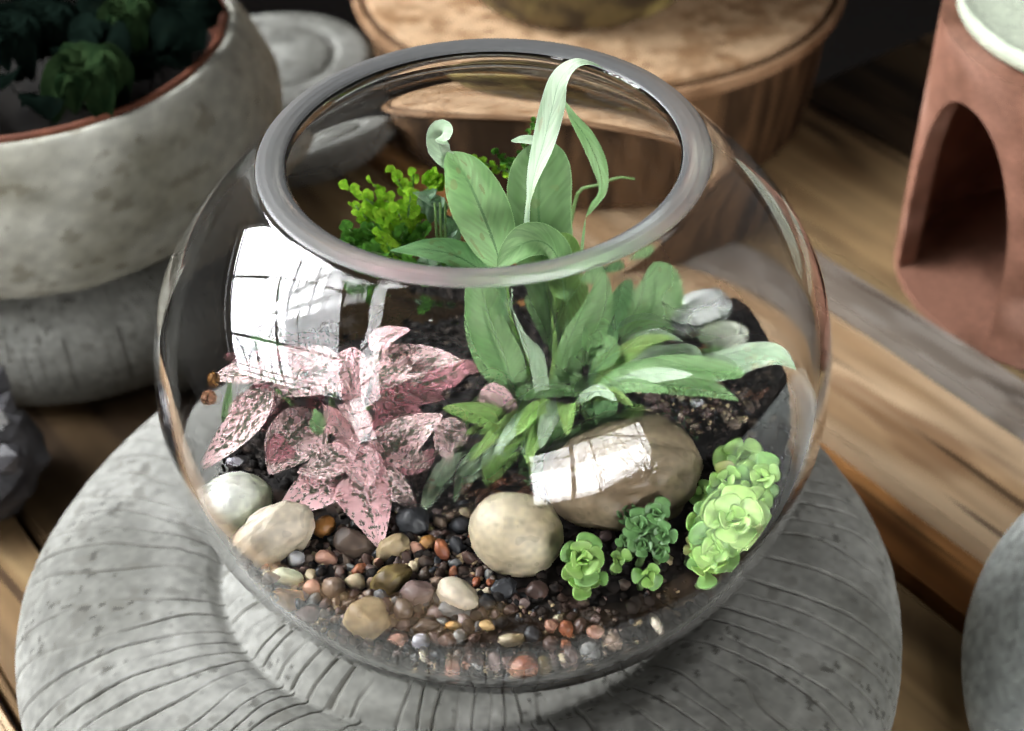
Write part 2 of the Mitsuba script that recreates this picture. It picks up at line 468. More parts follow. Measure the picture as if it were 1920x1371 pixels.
def bar(a, b, w, d, up=(0, 0, 1)):
    a, b = np.asarray(a, float), np.asarray(b, float)
    t = b - a
    L = np.linalg.norm(t)
    t /= L
    s = np.cross(t, up)
    if np.linalg.norm(s) < 1e-6:
        s = np.cross(t, (1, 0, 0))
    s /= np.linalg.norm(s)
    n = np.cross(s, t)
    box = trimesh.creation.box((L, w, d))
    M = np.eye(4)
    M[:3, 0], M[:3, 1], M[:3, 2], M[:3, 3] = t, s, n, (a + b) / 2
    box.apply_transform(M)
    return np.array(box.vertices), np.array(box.faces)


def window(key, corner, across, up, cols, rows, radiance, label, posts=(), tint=(1, 1, 1), thick=0.35):
    """A window of cols x rows lit panes; the panes glow with the overcast daylight outside."""
    corner, across, up = np.asarray(corner, float), np.asarray(across, float), np.asarray(up, float)
    inward = np.cross(across, up)
    inward *= -np.sign(inward @ corner) / np.linalg.norm(inward)
    ea, eu = across / np.linalg.norm(across), up / np.linalg.norm(up)
    frame = [bar(corner + across * u, corner + across * u + up, thick, thick * 0.86, inward) for u in (0, 1)]
    frame += [bar(corner + up * w - ea * thick * 0.6, corner + across + up * w + ea * thick * 0.6, thick, thick * 0.97, inward) for w in (0, 1)]
    put(key + '__frame', *join(frame), 'dark_frame', False)
    muntins = [bar(corner + across * u / cols, corner + across * u / cols + up, 0.12, 0.12, inward) for u in range(1, cols)]
    muntins += [bar(corner + up * w / rows, corner + up * w / rows + across, 0.09, 0.13, inward) for w in range(1, rows)]
    muntins += [bar(corner + across * u + up * w0, corner + across * u2 + up * w1, wd, 0.12, inward) for u, w0, u2, w1, wd in posts]
    put(key + '__muntins', *join(muntins), 'dark_frame', False)
    back = -inward * 1.2
    for k, rad in enumerate(np.atleast_1d(radiance)):
        cuts = [0, 1] if np.size(radiance) == 1 else [0, 0.55, 1]
        a, b = across * cuts[k], across * cuts[k + 1]
        v = np.array([corner + a + back, corner + b + back, corner + b + up + back, corner + a + up + back])
        f = np.array([[0, 1, 2], [0, 2, 3]])
        if np.cross(v[1] - v[0], v[2] - v[0]) @ inward < 0:
            f = f[:, ::-1]
        scene[key + '__pane' + (f'_{k:03d}' if k else '')] = {**mikit.ply((world(v), f), 'dark_frame', smooth=False),
                                                              'emitter': {'type': 'area', 'radiance': rgb(np.array(tint) * rad)}}
    tag(key, label, 'window')


ROOF = (np.array([-12.4, 0.5, 4.0]), np.array([3.6, -6.5, 4.7]), np.array([2.7, 9.0, 0.9]))
window('slanted_window', *ROOF, 2, 3, WINDOW_SIDE, 'slanted glass roof window with dark bars and bare branches outside, lighting the table from its side',
       posts=[(0.07, 0, 0.10, 1, 0.05), (0.70, 0, 0.62, 1, 0.05), (0, 0.10, 1, 0.08, 0.05), (0, 0.14, 1, 0.13, 0.04)], tint=(0.98, 1.0, 1.02))
window('narrow_window', (-8.2, -8.2, 6.8), (1.05, -0.35, 0.95), (-0.6, 2.9, 2.0), 1, 3, 9.0, 'narrow slanted pane beside the bigger roof window', thick=0.08)
window('low_window', (2.0, -12.5, 0.75), (8.2, 3.6, 0), (0, 0, 5.7), 2, 1, WINDOW_FRONT, 'low wide window with a dark upright post, behind the photographer',
       posts=[(0.30, 0, 0.36, 1, 0.28), (0.62, 0, 1, 0.5, 0.10), (0, 0.8, 1, 0.66, 0.03), (0, 0.3, 1, 0.4, 0.03), (0.5, 1, 1, 0.6, 0.05), (0.7, 1, 0.8, 0, 0.04), (0.9, 1, 0.86, 0, 0.04)])
# bare branches outside the side window, reflected as dark lines on the glass
brr = np.random.default_rng(21)
twigs = []
for i in range(18):
    u = brr.random()
    p = ROOF[0] + ROOF[1] * u - 0.25 * np.array([0.84, -0.11, -0.52]) * -1.0 - 0.3 * np.array([0.8, 0.05, -0.6])
    d = ROOF[2] / np.linalg.norm(ROOF[2]) + ROOF[1] / 12 * brr.normal(0, 0.4)
    pts = [p]
    for k in range(5):
        d = d + ROOF[1] / 11.3 * brr.normal(0, 0.55)
        pts.append(pts[-1] + d / np.linalg.norm(d) * brr.uniform(0.5, 1.3))
    twigs.append(tube(pts, 0.09 if i < 4 else 0.04, 0.015, 5, 14))
for i in range(22):                 # and outside the low window
    p = np.array([2.0, -12.5, 0.75]) + np.array([8.2, 3.6, 0]) * brr.random() + [0.25, -0.6, 0]
    d = np.array([0, 0, 1.0])
    pts = [p + [0, 0, brr.random() * 2.5 - 0.5]]
    for k in range(5):
        d = d + np.array([0.91, 0.4, 0]) * brr.normal(0, 0.55)
        pts.append(pts[-1] + d / np.linalg.norm(d) * brr.uniform(0.4, 1.0))
    twigs.append(tube(pts, 0.05 if i < 4 else 0.025, 0.012, 5, 14))
put('bare_shrub__twigs', *join(twigs), 'dark_frame', True)
tag('bare_shrub', 'bare branching twigs outside the windows', 'shrub')

bush = []
for k in range(26):
    c = np.array([2.0, -12.5, 0.75]) + np.array([8.2, 3.6, 0]) * (0.52 + 0.5 * brr.random()) + [0.3, -0.7, 0]
    c = c + [0, 0, 1.6 * brr.random() * (c[0] - 5.5) / 4]
    m_ = trimesh.creation.icosphere(2)
    v_ = np.array(m_.vertices)
    bush.append((v_ * (0.38 * (1 + 0.9 * (meshkit.noise(v_ * 3 + k * 7) - 0.5)))[:, None] + c, np.array(m_.faces)))
put('dark_bush', *join(bush), 'dark_frame', False)
tag('dark_bush', 'dark clipped bush outside the low window', 'bush')

# ------------------------------------------------------------------ the table: rough boards
tag('table', kind='structure')


def board(key, s0, s1, t0, t1, top, thick, bsdf, seed, bevel=0.03, edge=0.02, tilt=0.0):
    """A rough board from offset s0 to s1 across and t0 to t1 along the grain, with uneven, worn edges."""
    na, nb = 230, 64
    ss = np.r_[0, 0, np.linspace(0, 1, nb), 1, 1]
    zz = np.r_[-thick, -bevel, np.zeros(nb), -bevel, -thick]
    ins = np.r_[0, 0, np.full(nb, 0.0), 0, 0]
    V = []
    for j, t in enumerate(np.linspace(t0, t1, na)):
        e0 = edge * (meshkit.fbm([[t * 1.1, seed, 0.3]], 3)[0] - 0.5) * 2
        e1 = edge * (meshkit.fbm([[t * 1.1, seed + 5, 0.7]], 3)[0] - 0.5) * 2
        w = (s1 + e1) - (s0 + e0)
        x = s0 + e0 + ss * w
        x[2] += bevel
        x[nb + 1] -= bevel
        z = top + zz + tilt * ss
        z[2:nb + 2] += 0.02 * (meshkit.fbm(np.stack([x[2:nb + 2] * 7, np.full(nb, t * 0.8), np.full(nb, seed)], -1), 3) - 0.5)
        V.append(x[:, None] * ACROSS + t * ALONG + np.stack([0 * x, 0 * x, z], -1))
    V = np.array(V)
    m = V.shape[1]
    i, j = np.meshgrid(np.arange(na - 1), np.arange(m - 1), indexing='ij')
    q = np.stack([i * m + j, i * m + j + 1, (i + 1) * m + j + 1, (i + 1) * m + j], -1).reshape(-1, 4)
    V = V.reshape(-1, 3)
    f = np.vstack([q[:, [0, 1, 2]], q[:, [0, 2, 3]]])
    caps = [[0, k, k + 1] for k in range(1, m - 1)] + [[(na - 1) * m, (na - 1) * m + k + 1, (na - 1) * m + k] for k in range(1, m - 1)]
    put(key, V, np.vstack([f, caps]), 'rough_blotched', True, None, board_colours(V, BOARDS.index(bsdf), seed))


# offsets across the boards, in the order from the camera's side to the far side
B = [(-2.15, -1.56, 'board_pale', -0.02), (-1.54, -1.16, 'board_olive', -0.02), (-1.14, 0.30, 'board_shaded', -0.02), (0.32, 1.39, 'board_olive', -0.03),
     (1.47, 1.74, 'board_amber', -0.07), (1.742, 2.34, 'board_pale', 0.0), (2.375, 2.60, 'board_grey', 0.03), (2.65, 3.60, 'board_olive', -0.01), (3.63, 4.6, 'board_shaded', -0.03), (4.63, 5.7, 'board_shaded', -0.04)]
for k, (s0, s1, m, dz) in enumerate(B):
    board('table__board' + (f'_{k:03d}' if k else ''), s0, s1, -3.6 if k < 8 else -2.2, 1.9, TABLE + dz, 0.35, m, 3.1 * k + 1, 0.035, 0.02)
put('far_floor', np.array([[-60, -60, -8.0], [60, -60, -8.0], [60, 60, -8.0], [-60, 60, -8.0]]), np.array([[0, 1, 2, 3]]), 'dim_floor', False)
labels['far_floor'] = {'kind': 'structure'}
labels['table'] = {'kind': 'structure'}

# ------------------------------------------------------------------ carved spiral stones


def spiral_stone(key, centre, radius, base, profile, ribs, seed, nphi, depth=0.016, turn=0.35, groove_at=0.52, shift=0.0):
    """A flat fossil-like stone: whorls with fine, irregular carved ribs sweeping outward. profile: (r, z) from the middle to the rim, r in units of radius."""
    prof = smooth_profile(profile, 180 if radius > 1.2 else 130)
    n = nphi
    a = np.linspace(0, 2 * np.pi, n, endpoint=False)
    r, z = prof[:, 0][:, None], prof[:, 1][:, None]
    A = a[None, :] + 0 * r
    rr = r * (1 + 0.018 * np.sin(2 * A + seed) + 0.012 * np.sin(3 * A + 2 * seed))
    X = np.stack([rr * np.cos(A), rr * np.sin(A), z + 0 * A], -1)
    # irregular rib spacing: warp the angle, then cut a narrow groove at each whole number
    ca, sa = np.cos(A), np.sin(A)
    w = meshkit.fbm(np.stack([ca * 3 + seed, sa * 3, r * 1.3 + 0 * A], -1), 3) - 0.5
    inner = r < groove_at
    cnt = np.where(inner, ribs * 0.8, ribs)
    ph = (A / (2 * np.pi) + turn * (r - groove_at) / (2 * np.pi)) * cnt + 4.6 * w
    fr = np.abs(ph - np.round(ph))
    strength = meshkit.noise(np.stack([np.mod(np.round(ph), cnt) * 3.7 + seed, 0 * A, r * 5.0 + 0 * A], -1))
    rag = meshkit.fbm(np.stack([X[..., 0] * 22, X[..., 1] * 22, X[..., 2] * 22], -1), 3)
    width = 0.02 + 0.09 * rag + np.where(inner, 0.07, 0)
    g = np.clip(1 - fr / width, 0, 1) * np.clip(strength * 1.5 - 0.12, 0, 1)
    g = g * np.clip((r - 0.10) / 0.1, 0, 1)
    lump = meshkit.fbm(np.stack([X[..., 0] * 3 + seed, X[..., 1] * 3, X[..., 2] * 3], -1), 4) - 0.5
    d = -depth * g * (0.7 + 0.6 * rag) + 0.018 * lump - 0.002 * (rag - 0.5)
    X = X * radius
    dn = np.gradient(X, axis=0)
    da = np.gradient(X, axis=1)
    N = np.cross(da, dn)
    N /= np.linalg.norm(N, axis=-1, keepdims=True) + 1e-12
    if N[40, 0, 2] < 0:
        N = -N
    X = X + N * (d * radius)[..., None] + np.array(centre)
    m = len(prof)
    i, j = np.meshgrid(np.arange(m - 1), np.arange(n), indexing='ij')
    q = np.stack([i * n + j, (i + 1) * n + j, (i + 1) * n + (j + 1) % n, i * n + (j + 1) % n], -1).reshape(-1, 4)
    put(key, X.reshape(-1, 3), q, 'rough_blotched', True, None, carved_colours((X - np.array(centre) * shift).reshape(-1, 3), g.ravel() * 1.1))


PED = (-0.16, 0.10)
RP = 1.52
spiral_stone('carved_stone_disc', (PED[0], PED[1], 0), RP, TABLE,
             [(0.001, -0.588), (0.20, -0.586), (0.30, -0.578), (0.42, -0.580), (0.49, -0.598), (0.525, -0.625), (0.56, -0.600), (0.64, -0.574), (0.74, -0.572), (0.85, -0.594), (0.94, -0.645), (0.99, -0.725), (0.995, -0.80), (0.95, -0.87), (0.86, -0.895)],
             84, 1.7, 1800, 0.008, 0.16)
tag('carved_stone_disc', 'large grey spiral stone disc with fine ribs, carrying the glass bowl', 'stone pedestal')
S2 = (-1.98, 2.32)
spiral_stone('carved_stone_disc_001', (S2[0], S2[1], 0), 1.02, TABLE,
             [(0.001, -0.80), (0.55, -0.80), (0.75, -0.808), (0.90, -0.86), (0.985, -0.96), (1.0, -1.08), (0.97, -1.22), (0.90, -1.33), (0.8, -1.37)],
             88, 5.2, 700, 0.02, 0.1)
tag('carved_stone_disc_001', 'dark ribbed stone drum in shade under the pale concrete planter', 'stone pedestal')
S3 = (-1.17, 3.70)
spiral_stone('carved_stone_disc_002', (S3[0], S3[1], 0), 0.62, TABLE,
             [(0.001, -1.52), (0.3, -1.50), (0.5, -1.54), (0.55, -1.58), (0.62, -1.53), (0.8, -1.56), (0.93, -1.70), (1.0, -1.92), (0.96, -2.15), (0.85, -2.25)],
             60, 8.8, 420)
tag('carved_stone_disc_002', 'smaller grey ribbed stone lying between the planter and the round wooden block', 'stone')

# ------------------------------------------------------------------ concrete planter with a dark plant


def wob(seed, amp, centre):
    def fn(V, a):
        w = meshkit.fbm(np.stack([np.cos(a)[None] * 1.4 + seed + 0 * V[..., 0], np.sin(a)[None] * 1.4 + 0 * V[..., 0], V[..., 2] * 1.5], -1), 4) - 0.5
        s = 1 + amp * w
        V = V.copy()
        V[..., 0] *= s
        V[..., 1] *= s
        V[..., 2] += 0.05 * amp * np.sin(2 * a + seed)[None]
        return V + np.array(centre)
    return fn


PC = (-1.95, 2.30, 0)
prof = smooth_profile([(0.45, -0.815), (0.80, -0.80), (0.95, -0.74), (1.025, -0.60), (1.03, -0.42), (0.985, -0.24), (0.925, -0.10), (0.885, -0.062), (0.862, -0.066)], 110)
VB, QB = lathe(prof, 360, wob(3.0, 0.12, PC))
put('concrete_planter__body', VB, QB, 'rough_blotched', True, None, concrete_colours(VB))
prof = smooth_profile([(0.868, -0.085), (0.862, -0.05), (0.845, -0.045), (0.828, -0.06), (0.80, -0.16), (0.76, -0.34)], 20)
put('concrete_planter__clay_liner', *lathe(prof, 160, wob(3.0, 0.12, PC)), 'blotch:red_clay', True)
prof = np.array([(0.0, -0.20), (0.3, -0.21), (0.6, -0.23), (0.80, -0.24)])
put('concrete_planter__peat', *lathe(prof, 80, wob(6.0, 0.05, PC)), 'blotch:peat', True)
labels['concrete_planter__clay_liner'] = {'label': 'reddish brown inner rim'}
tag('concrete_planter', 'wide pale concrete bowl planter with dark red inner rim', 'planter')

# ------------------------------------------------------------------ leaves


def frame_along(C, facing):
    t = np.gradient(C, axis=0)
    t /= np.linalg.norm(t, axis=1, keepdims=True) + 1e-12
    s = np.cross(t, facing)
    s /= np.linalg.norm(s, axis=1, keepdims=True) + 1e-12
    n = np.cross(s, t)
    return t, s, n


def blade(ctrl, width, shape='strap', facing=BACK, fold=0.18, wave=0.04, twist=0.0, seed=0, ns=22, nx=8, stalk=0.0):
    """A leaf blade along the control points; facing is the way its upper side looks; fold lifts the margins; stalk: share of the length that is only a stalk."""
    ns = ns + 12 if ns > 16 else ns
    C = catmull(ctrl, ns)
    facing = np.asarray(facing, float)
    facing = facing / np.linalg.norm(facing)
    t, s, n = frame_along(C, facing)
    v = np.linspace(0, 1, ns)
    if np.ndim(twist) or twist:
        ang = np.asarray(twist) * v if not np.ndim(twist) else np.interp(v, np.linspace(0, 1, len(twist)), twist)
        s, n = s * np.cos(ang)[:, None] + n * np.sin(ang)[:, None], n * np.cos(ang)[:, None] - s * np.sin(ang)[:, None]
    b = np.clip((v - stalk) / (1 - stalk), 0, 1)
    if shape == 'strap':
        w = np.clip(np.minimum(1, (b / 0.40) ** 0.8) * np.sqrt(np.clip(1 - np.clip((b - 0.62) / 0.38, 0, 1) ** 2.2, 0, 1)), 0, 1)
    elif shape == 'paddle':
        w = np.clip(np.sin(np.pi * np.clip(b, 0, 1) ** 0.8) ** 0.62, 0, 1)
    elif shape == 'lance':
        w = np.sin(np.pi * b ** 0.75) ** 0.9
    elif shape == 'ovate':
        w = np.clip((np.sin(np.pi * b ** 0.66)) ** 0.72 * (1 - 0.15 * b), 0, 1)
        w = w / w.max()
    w = np.maximum(w, 0.045 * (1 - v)) * width / 2
    x = np.linspace(-1, 1, nx + 1)
    if nx >= 8:
        x = np.array([-1, -.95, -.8, -.6, -.4, -.2, -.07, 0, .07, .2, .4, .6, .8, .95, 1])
        nx = len(x) - 1
    wv = wave * width * (np.sin(v * 9 + seed * 1.7)[:, None] * x[None] ** 2 + 0.6 * np.sin(v * 15 + seed)[:, None] * np.abs(x)[None] ** 3 * np.sign(x)[None])
    V = C[:, None] + s[:, None] * (w[:, None] * x[None])[..., None] + n[:, None] * (fold * w[:, None] * np.abs(x)[None] ** 1.5 + wv * (w / w.max())[:, None])[..., None]
    m = nx + 1
    i, j = np.meshgrid(np.arange(ns - 1), np.arange(nx), indexing='ij')
    q = np.stack([i * m + j, i * m + j + 1, (i + 1) * m + j + 1, (i + 1) * m + j], -1).reshape(-1, 4)
    uv = np.stack([np.repeat((0.002 + 0.996 * (x + 1) / 2)[None], ns, 0) + int(seed), np.repeat(v[:, None], m, 1)], -1).reshape(-1, 2)
    return V.reshape(-1, 3), q, uv


def inside(V, r=0.935):
    """Keeps what grows in the bowl off the glass."""
    d = np.linalg.norm(V, axis=-1, keepdims=True)
    low = V[..., 2:3] < 0.66
    return np.where((d > r) & low, V * (r / np.maximum(d, 1e-9)), V)


# the dark plant in the planter
dk = np.random.default_rng(5)
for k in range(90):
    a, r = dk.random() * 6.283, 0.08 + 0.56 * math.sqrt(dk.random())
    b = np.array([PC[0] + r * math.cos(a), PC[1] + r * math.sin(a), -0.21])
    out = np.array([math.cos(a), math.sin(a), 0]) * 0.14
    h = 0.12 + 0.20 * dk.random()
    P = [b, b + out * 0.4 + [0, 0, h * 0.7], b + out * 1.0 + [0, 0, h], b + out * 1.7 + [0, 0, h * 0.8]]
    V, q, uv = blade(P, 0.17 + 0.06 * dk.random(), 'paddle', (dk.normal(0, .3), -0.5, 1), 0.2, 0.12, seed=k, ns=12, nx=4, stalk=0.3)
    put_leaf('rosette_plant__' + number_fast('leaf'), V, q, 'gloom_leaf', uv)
# the frilled heads, two in a lighter green that paints the light they catch: one clear in the photograph, near the middle of the pot
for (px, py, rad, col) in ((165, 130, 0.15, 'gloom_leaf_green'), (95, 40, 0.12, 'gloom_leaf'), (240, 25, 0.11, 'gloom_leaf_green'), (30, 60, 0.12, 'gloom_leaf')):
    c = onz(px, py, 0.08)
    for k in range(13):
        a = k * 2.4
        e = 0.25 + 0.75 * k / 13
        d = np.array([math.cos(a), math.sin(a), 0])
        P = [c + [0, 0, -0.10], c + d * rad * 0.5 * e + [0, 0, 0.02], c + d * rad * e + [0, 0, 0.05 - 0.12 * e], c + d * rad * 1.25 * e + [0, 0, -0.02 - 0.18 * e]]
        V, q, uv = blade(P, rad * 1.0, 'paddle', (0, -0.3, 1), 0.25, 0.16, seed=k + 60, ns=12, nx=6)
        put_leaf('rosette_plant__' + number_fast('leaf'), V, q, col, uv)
tag('rosette_plant', 'dark green frilled plant inside the concrete planter, shade put into its leaf colours', 'plant')

# ------------------------------------------------------------------ the round wooden block and the pot on it
WC = (0.59, 3.97, 0)
ring = lambda V, a: V + np.array(WC)


def lathe_uv(profile, n):
    V, q = lathe(profile, n, ring)
    m = len(profile)
    a = np.linspace(0, 1, n, endpoint=False)
    return V, q, np.stack([np.repeat(a[None], m, 0), np.repeat(np.linspace(0, 1, m)[:, None], n, 1)], -1).reshape(-1, 2)


V, q, uv = lathe_uv(smooth_profile([(1.17, TABLE + 0.004), (1.20, -1.2), (1.235, -0.9), (1.25, -0.76)], 20), 900)
put('wooden_block__side', V, q, 'rough_blotched', True, None, stave_colours(V, uv[:, 0]))
put('wooden_block__lip', *lathe(smooth_profile([(1.25, -0.76), (1.295, -0.755), (1.315, -0.725), (1.315, -0.69), (1.29, -0.68)], 24), 200, ring), 'blotch:block_lip', True)
put('wooden_block__groove', *lathe(np.array([(1.29, -0.68), (1.272, -0.70), (1.255, -0.68)]), 200, ring), 'block_groove', False)
VB, QB = lathe(smooth_profile([(1.255, -0.68), (1.25, -0.652), (1.22, -0.645), (0.6, -0.643), (0.0, -0.643)], 90), 360, ring)
put('wooden_block__top', VB, QB, 'rough_blotched', True, None, cork_colours(VB))
labels['wooden_block__top'] = {'label': 'pale cork-like top'}
tag('wooden_block', 'round brown wooden block with a pale top behind the bowl', 'wooden block')
PT = np.array([0.475, 3.74, 0])
pot = smooth_profile([(0.0, -0.640), (0.48, -0.638), (0.56, -0.60), (0.66, -0.42), (0.74, -0.20), (0.78, 0.0), (0.76, 0.02), (0.70, 0.0), (0.62, -0.3), (0.3, -0.45), (0, -0.46)], 70)
put('glazed_pot', *lathe(pot, 120, lambda V, a: V + PT), 'blotch:dark_glaze', 40)
tag('glazed_pot', 'dark brown glazed pot of which only the foot shows on the wooden block', 'pot')

# ------------------------------------------------------------------ terracotta burner
TC = np.array([2.66, 2.10])
H0, H1, R0, R1 = TABLE + 0.006, -0.10, 0.775, 0.755
outer = m3.Manifold.cylinder(H1 - H0, R0, R1, 160).translate([0, 0, H0])
inner = m3.Manifold.cylinder(H1 - H0, R0 - 0.09, R1 - 0.09, 120).translate([0, 0, H0 + 0.03])
AZ = math.radians(-158)
hw, zb, zt = 0.335, H0 + 0.035, -0.30
arch = [(-hw, zb)] + [(hw, zb)] + [(hw * math.cos(t) ** 0.9 if math.cos(t) > 0 else -hw * abs(math.cos(t)) ** 0.9, zb + 0.30 + (zt - zb - 0.30) * math.sin(t)) for t in np.linspace(0.02, math.pi - 0.02, 40)]
cut = m3.CrossSection([np.array(arch)]).extrude(2.0).rotate([90, 0, 0]).rotate([0, 0, 90 + 180]).translate([0.0, 0, 0])
# the extrusion now runs along x; turn it to the opening's side
cb = cut.bounding_box()
cut = cut.translate([-min(cb[0], cb[3]) if False else -cb[0], 0, 0]).rotate([0, 0, math.degrees(AZ)])
burner = (outer - inner - cut).translate([TC[0], TC[1], 0])
mm = burner.to_mesh()
put('terracotta_burner', np.array(mm.vert_properties)[:, :3], np.array(mm.tri_verts), 'terracotta', 30)
tag('terracotta_burner', 'terracotta cylinder burner with a tall arched opening', 'oil burner')
dish = smooth_profile([(0.0, -0.06), (0.55, -0.06), (0.66, -0.092), (0.70, -0.06), (0.705, -0.01), (0.685, 0.005), (0.66, -0.01), (0.5, -0.03), (0, -0.035)], 50)
put('burner_dish', *lathe(dish, 120, lambda V, a: V + np.array([TC[0], TC[1], 0.0])), 'blotch:glazed_dish', 40)
tag('burner_dish', 'pale green glazed dish resting on top of the terracotta burner', 'dish')

# ------------------------------------------------------------------ grey concrete pot at the table's near corner, and the crystal
GP = np.array([2.93, -0.52, 0])
prof = smooth_profile([(1.20, TABLE + 0.004), (1.36, -1.385), (1.38, -1.33), (1.24, -1.10), (1.03, -0.80), (0.88, -0.48), (0.72, -0.28), (0.65, -0.25), (0.56, -0.32), (0.5, -0.6), (0, -0.65)], 150)
VB, QB = lathe(prof, 500, lambda V, a: V + GP)
put('speckled_pot', VB, QB, 'rough_blotched', True, None, speckled_colours(VB))
tag('speckled_pot', 'grey speckled concrete pot cut off by the picture beside the wooden seam', 'pot')

cr = np.random.default_rng(11)
cc = onz(10, 960, TABLE) + np.array([-0.12, 0.12, 0.0])


def shard(base, tip, r, sides=6):
    base, tip = np.asarray(base, float), np.asarray(tip, float)
    t = (tip - base) / np.linalg.norm(tip - base)
    s = np.cross(t, (0.3, 0.9, 0.2))
    s /= np.linalg.norm(s)
    w = np.cross(t, s)
    a = np.linspace(0, 2 * np.pi, sides, endpoint=False) + cr.random()
    ring0 = base + r * (np.cos(a)[:, None] * s + np.sin(a)[:, None] * w)
    neck = base + (tip - base) * 0.72
    ring1 = neck + r * 0.92 * (np.cos(a)[:, None] * s + np.sin(a)[:, None] * w)
    hull = trimesh.convex.convex_hull(np.vstack([ring0, ring1, tip[None] + t * 0.0]))
    return np.array(hull.vertices), np.array(hull.faces)


ico = trimesh.creation.icosphere(2)
rock = np.array(ico.vertices) * [0.30, 0.27, 0.22]
rock *= (1 + 0.5 * (meshkit.fbm(np.array(ico.vertices) * 2.5 + 4, 3) - 0.5))[:, None]
put('crystal_rock__matrix', rock + cc + [0, 0, 0.17], np.array(ico.faces), 'blotch:crystal_dark', False)
for k in range(12):
    a = k * 2.4
    e = 0.35 + 0.6 * cr.random()
    d = np.array([math.cos(a) * e, math.sin(a) * e, 0.75])
    b = cc + [0, 0, 0.15] + d * [0.16, 0.16, 0.10]
    put('crystal_rock__' + number_fast('crystal'), *shard(b, b + d * (0.16 + 0.10 * cr.random()), 0.05 + 0.03 * cr.random()), 'blotch:crystal_pale' if k % 4 == 0 else 'blotch:crystal_dark', False)
tag('crystal_rock', 'dark and white crystal cluster on the boards beside the ribbed stone disc', 'crystal')

# ------------------------------------------------------------------ the glass bowl
RIM_Z = 0.728


def shell(t0, t1):
    """Outer and inner profile of the bowl: thin in the belly, thick at the ground rim."""
    lat1 = math.asin(RIM_Z)
    lat0 = -1.13                    # where the flat foot begins
    L = np.linspace(lat0, lat1, 90)
    zs = 0.985
    neck = 1 - 0.098 * sstep(0.25, 1.0, (L - 0.1) / (lat1 - 0.1))   # the shoulder draws in a little
    out = np.stack([np.cos(L) * neck, np.sin(L)], -1)
    foot_z = math.sin(lat0) - 0.012
    outer = np.vstack([[(0.0, foot_z + 0.02), (0.30, foot_z + 0.018), (0.36, foot_z), (math.cos(lat0) - 0.03, foot_z), (math.cos(lat0) - 0.008, foot_z + 0.004)], out])
    th = t0 + (t1 - t0) * np.clip((L - 0.25) / (lat1 - 0.25), 0, 1) ** 1.6
    inn = np.stack([np.cos(L) * neck * (1 - th), np.sin(L) * (1 - th)], -1)
    r_in = inn[-1, 0]
    inn = inn[inn[:, 1] < RIM_Z - 0.02]
    return outer, inn, r_in


outer, inn, r_in = shell(0.034, 0.085)
R_RIM_OUT, R_RIM_IN = float(outer[-1, 0]), 0.532
lip_out = [(R_RIM_OUT - 0.004, RIM_Z + 0.006)]
wall = np.vstack([outer, lip_out])
inner_rows = np.vstack([[(R_RIM_IN + 0.004, RIM_Z + 0.006), (R_RIM_IN, RIM_Z), (R_RIM_IN + 0.008, RIM_Z - 0.03)], inn[::-1][inn[::-1][:, 0] > R_RIM_IN + 0.02], [(0.25, -0.875), (0.0, -0.872)]])
va, qa = lathe(wall, 220)
vb, qb = lathe(inner_rows, 220)
GLASS = join([(va, qa), (vb, qb)])
put('glass_bowl__wall', *GLASS, 'clear_glass', 40)
put('glass_bowl__rim', *lathe(np.array([lip_out[0], *[(r_, RIM_Z + 0.0075 + 0.010 * math.sin(math.pi * (R_RIM_OUT - r_) / (R_RIM_OUT - R_RIM_IN)) + 0.0006 * math.sin(r_ * 260) * math.sin(r_ * 97 + 1)) for r_ in np.linspace(R_RIM_OUT - 0.008, R_RIM_IN + 0.008, 26)], (R_RIM_IN + 0.004, RIM_Z + 0.006)]), 220), 'ground_glass', True)
labels['glass_bowl__rim'] = {'label': 'thick ground flat rim'}
tag('glass_bowl', 'round clear glass bowl with a wide open rim holding the planted stones', 'terrarium bowl')

# ------------------------------------------------------------------ soil
R_SOIL = 0.974


def soil_z(x, y):
    x, y = np.asarray(x, float), np.asarray(y, float)
    P = np.stack([x * 5, y * 5, 0 * x], -1)
    z = -0.405 + 0.05 * (meshkit.fbm(P, 4) - 0.5)
    z = z + 0.05 * np.exp(-((x - 0.2) ** 2 + (y - 0.25) ** 2) / 0.10)
    z = z + 0.03 * np.exp(-((x - 0.75) ** 2 + (y - 0.2) ** 2) / 0.06)
    z = z + 0.23 * np.exp(-((x - 0.70) ** 2 + (y - 0.47) ** 2) / 0.06) + 0.05 * np.exp(-((x - 0.2) ** 2 + (y - 0.75) ** 2) / 0.09) + 0.16 * np.exp(-((x - 0.97) ** 2 + (y - 0.05) ** 2) / 0.07)
    z = z - 0.02 * np.clip(-y - 0.4, 0, 1)
    return z


